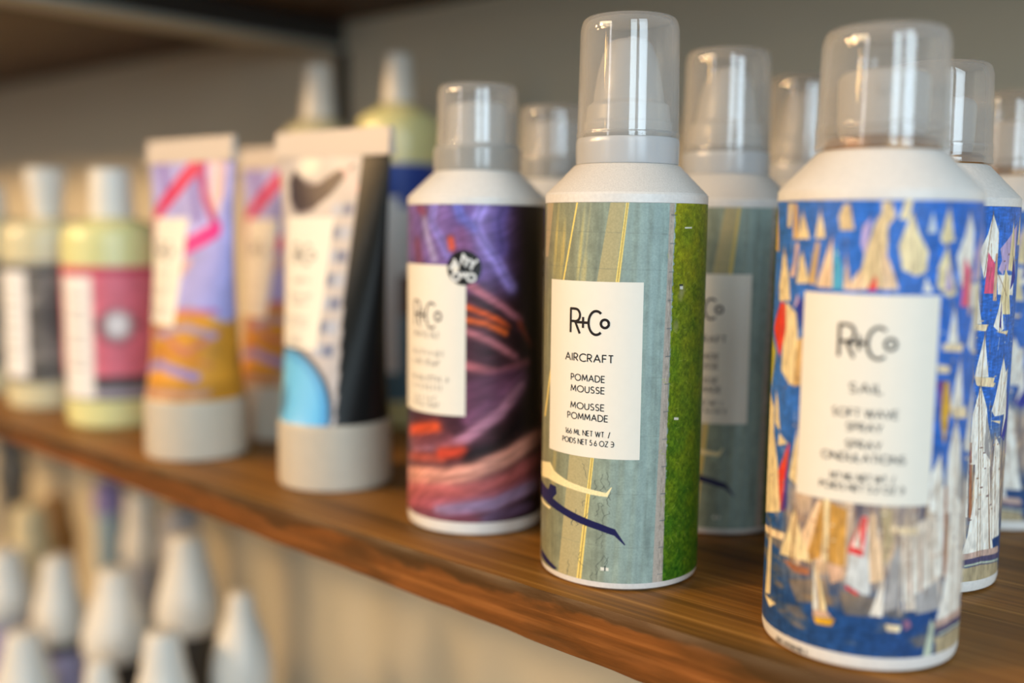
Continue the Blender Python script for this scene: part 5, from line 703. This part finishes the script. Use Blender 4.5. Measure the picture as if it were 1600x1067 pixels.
tp, P = make_tube('lilac and orange tube with pink ribbon print, standing in front on its cap', x, y, .03, ribbon_art, 'pink ribbon print tubes')
tube_label(tp, P, -.85, .22, 2.45, 4.42, 40)
copy_thing(tp, 'second lilac and orange tube, mostly hidden in the gap behind the other two', -17.37778629, 12.80117635, .0)

# ---------------------------------------------------------------- lotion bottles at the left
def make_bottle(label, x, y, rz, mat, r, zs_, cap_r, group, art_fn, cap_mat='cap_white', lab=True):
    zl0, zl1, zsh, zneck, zcap = zs_
    t = thing('lotion_bottle', label, 'bottle', x, y, 0, rz, group)
    link('body', lathe('body', fillet([(0, .06), (r * .8, .06), (r * .9, 0), (r * .97, .04), (r, .14), (r, zsh), (r * .93, zsh + (zneck - zsh) * .55), (cap_r[0] * 1.02, zneck), (0, zneck)], [0, 0, 0, .03, .05, .15, .2, 0, 0]), MAT[mat], 72), t)
    link('cap', lathe('cap', fillet([(0, zneck - .01), (cap_r[0], zneck - .01), (cap_r[0], zneck + .12), (cap_r[1], zcap - .05), (cap_r[1] - .05, zcap), (0, zcap)], .03), MAT[cap_mat], 48), t)
    us = np.linspace(-PI, PI, 145) ; zs2 = np.linspace(zl0, zl1, 110)
    link('printed_sleeve', art_mesh('printed_sleeve', art_fn(us, zs2), lambda u, z: (r * 1.003 * np.sin(u), -r * 1.003 * np.cos(u), z), MAT['art']), t)
    return t
def pink_art(us, zs):
    A = Art(us, zs, (224, 116, 132)); u, z = A.GU, A.GZ
    A.C *= (.9 + .2 * fbm(u * 4, z * 4, 3))[..., None]
    A.poly([(-3.2, .5), (3.2, .5), (3.2, 1.12), (-3.2, 1.12)], (74, 70, 72)); A.stroke([(-3, .78), (3, .78)], .2, (190, 180, 190), .8); A.stroke([(-3, 3.32), (3, 3.32)], .12, (190, 60, 80), .9)
    A.spot(.62, 2.18, .44, .44, (70, 56, 58)); A.spot(.66, 2.2, .36, .38, (238, 230, 226)); A.stroke([(.2, 2.2), (1.1, 2.2)], .1, (90, 60, 66), .5); A.spot(.66, 2.2, .3, .3, (240, 234, 230))
    A.poly([(-.62, .66), (.18, .66), (.18, 3.22), (-.62, 3.22)], (240, 236, 230))
    for k, zz in enumerate((2.8, 2.5, 2.3, 2.0, 1.8, 1.5, 1.3)): A.stroke([(-.42, zz), (0, zz)], .05, (150, 140, 138), .6)
    return A
def black_art(us, zs):
    A = Art(us, zs, (112, 108, 98)); u, z = A.GU, A.GZ
    n = fbm(u * 4, z * 4, 4); A.C = np.array((60, 58, 54)) * (1 - n[..., None]) + np.array((190, 184, 172)) * n[..., None]
    A.spot(.7, 2.2, .5, .6, (70, 68, 64), .8); A.stroke([(-3, 3.2), (3, 3.2)], .12, (50, 48, 46), .9); A.stroke([(-3, .8), (3, .8)], .16, (80, 78, 74), .8)
    A.poly([(-.70, .75), (.12, .75), (.12, 3.2), (-.70, 3.2)], (240, 238, 234))
    for k, zz in enumerate((2.8, 2.5, 2.3, 2.0, 1.8, 1.5, 1.3)): A.stroke([(-.5, zz), (-.1, zz)], .05, (150, 146, 142), .6)
    return A
def blue_art(us, zs):
    A = Art(us, zs, (206, 204, 200)); u, z = A.GU, A.GZ
    A.poly([(-3.2, 4.7), (3.2, 4.7), (3.2, 5.6), (-3.2, 5.6)], (36, 66, 150)); A.poly([(-3.2, 2.4), (3.2, 2.4), (3.2, 3.3), (-3.2, 3.3)], (92, 58, 42)); A.poly([(-3.2, .6), (3.2, .6), (3.2, 2.4), (-3.2, 2.4)], (86, 120, 136))
    A.poly([(-1.0, 1.2), (.2, 1.2), (.2, 4.9), (-1.0, 4.9)], (236, 232, 226)); return A
GL = 'pale lotion bottles at the left'
make_bottle('pale yellow bottle with pink printed sleeve and white circle, beside the lilac tube', -21.00537734, 11.06166628, facing(-21.0, 11.06, -.62), 'bottle_green', 1.05, (.62, 3.42, 4.0, 4.42, 5.46), (.46, .43), GL, pink_art)
make_bottle('pale bottle with grey and black printed sleeve, left of the pink one', -24.20551515, 11.13020553, facing(-24.2, 11.13, -.62), 'lotion_pale', 1.03, (.62, 3.40, 4.0, 4.42, 5.55), (.34, .48), GL, black_art)
make_bottle('pale bottle cut off by the left edge of the frame, only its cap side showing', -27.44404301, 11.07843732, facing(-27.4, 11.08, -.62), 'lotion_pale', 1.03, (.62, 3.40, 4.0, 4.42, 5.2), (.46, .43), GL, black_art)
GT = 'tall yellow bottles at the back of the shelf'
make_bottle('tall bright yellow shouldered bottle at the back, behind the black sided tube', -16.55, 15.26, facing(-16.5, 15.2, -.2), 'lotion', .93, (.6, 5.62, 6.2, 6.90, 7.95), (.34, .27), GT, blue_art)
make_bottle('tall dull yellow bottle at the back, between the two tubes in the picture', -19.40, 15.38, facing(-19.4, 15.3, -.2), 'lotion_pale', .90, (.6, 5.62, 6.1, 6.75, 8.0), (.40, .30), GT, blue_art)

# ---------------------------------------------------------------- crowd of bottles on the lower shelf
SHELF2 = -12.5
GB = 'blurred bottles on the lower shelf'
def bell_bottle(label, x, y, ztop, zbell, r, body_mat, bell_mat='cap_white', neck=.5, body_r=.86, band=None):
    """dark bottle under a flared white cap; z values are heights of the cap top and its lower rim"""
    t = thing('spray_bottle', label, 'bottle', x, y, SHELF2, 0, GB); H = zbell - SHELF2; T = ztop - SHELF2; br_ = r * body_r
    link('body', lathe('body', fillet([(0, .05), (br_ * .9, 0), (br_, .1), (br_, H + .2), (br_ * .7, H + .3), (0, H + .3)], .05), MAT[body_mat], 48), t)
    h = T - H
    link('cap', lathe('cap', fillet([(br_ * .7, H), (r * .80, H - .02), (r * .96, H + .08 * h), (r, H + .20 * h), (r * .95, H + .36 * h), (r * .78, H + .56 * h), (r * (neck + .08), H + .78 * h), (r * neck, H + .96 * h), (r * neck * .8, T), (0, T)], .10), MAT[bell_mat], 48), t)
    if band: link('label', lathe('label', [(br_ * 1.01, H * .35), (br_ * 1.01, H - .25)], MAT[band], 48), t)
    return t
bell_bottle('white flared cap over dark body, just left of the bare wall', -21.612, 13.000, -3.14, -5.54, 0.783, 'dark', 'cap_white', 0.52)
bell_bottle('broad white flared cap over charcoal body in the middle of the crowd', -23.628, 12.200, -4.25, -6.53, 0.840, 'dark', 'cap_white', 0.48)
bell_bottle('white capped bottle with lavender label, third from the right in its row', -27.204, 12.400, -4.78, -7.15, 0.718, 'dark', 'cap_white', 0.55, band='lav_label')
bell_bottle('white capped bottle with lilac band at the left edge, lower corner', -30.124, 12.200, -5.19, -7.17, 0.728, 'silver', 'cap_white', 0.60, band='lilac')
bell_bottle('white cap in the bottom left corner, nearest the viewer', -26.020, 10.900, -6.13, -8.29, 0.801, 'silver', 'cap_white', 0.55)
bell_bottle('cream cone topped bottle standing apart at the right of the crowd', -18.804, 12.600, -3.76, -6.13, 0.690, 'cream', 'cap_white', 0.38)
bell_bottle('white cap at the bottom edge, between two dark bodied bottles', -19.336, 11.000, -4.31, -6.24, 0.612, 'silver', 'cap_white', 0.60)
bell_bottle('small white cap at the bottom edge under the broad flared one', -21.964, 10.900, -5.70, -7.09, 0.474, 'silver', 'cap_white', 0.60)
bell_bottle('slim blue bottle with lilac top in the back row, under the shelf edge', -31.594, 16.200, -4.17, -5.21, 0.534, 'blue', 'lilac', 0.80)
bell_bottle('pale grey bottle beside the lilac topped one, back row', -29.178, 16.000, -4.04, -6.34, 0.642, 'silver', 'cap_white', 0.70)
bell_bottle('silvery lavender bottle in the back row, right end under the shelf', -26.266, 15.600, -3.94, -5.38, 0.651, 'silver', 'silver', 0.80)
bell_bottle('amber brown bottle among pale ones in the back row at left', -36.725, 16.800, -5.73, -7.79, 0.734, 'tan', 'tan', 0.60)
bell_bottle('dark grey bottle at the far left, right below the shelf edge', -40.925, 17.000, -3.99, -6.16, 0.639, 'grey', 'grey', 0.70)
bell_bottle('tan capped bottle at the left edge in the middle row', -34.388, 14.800, -5.23, -7.24, 0.779, 'cream', 'cream', 0.70)
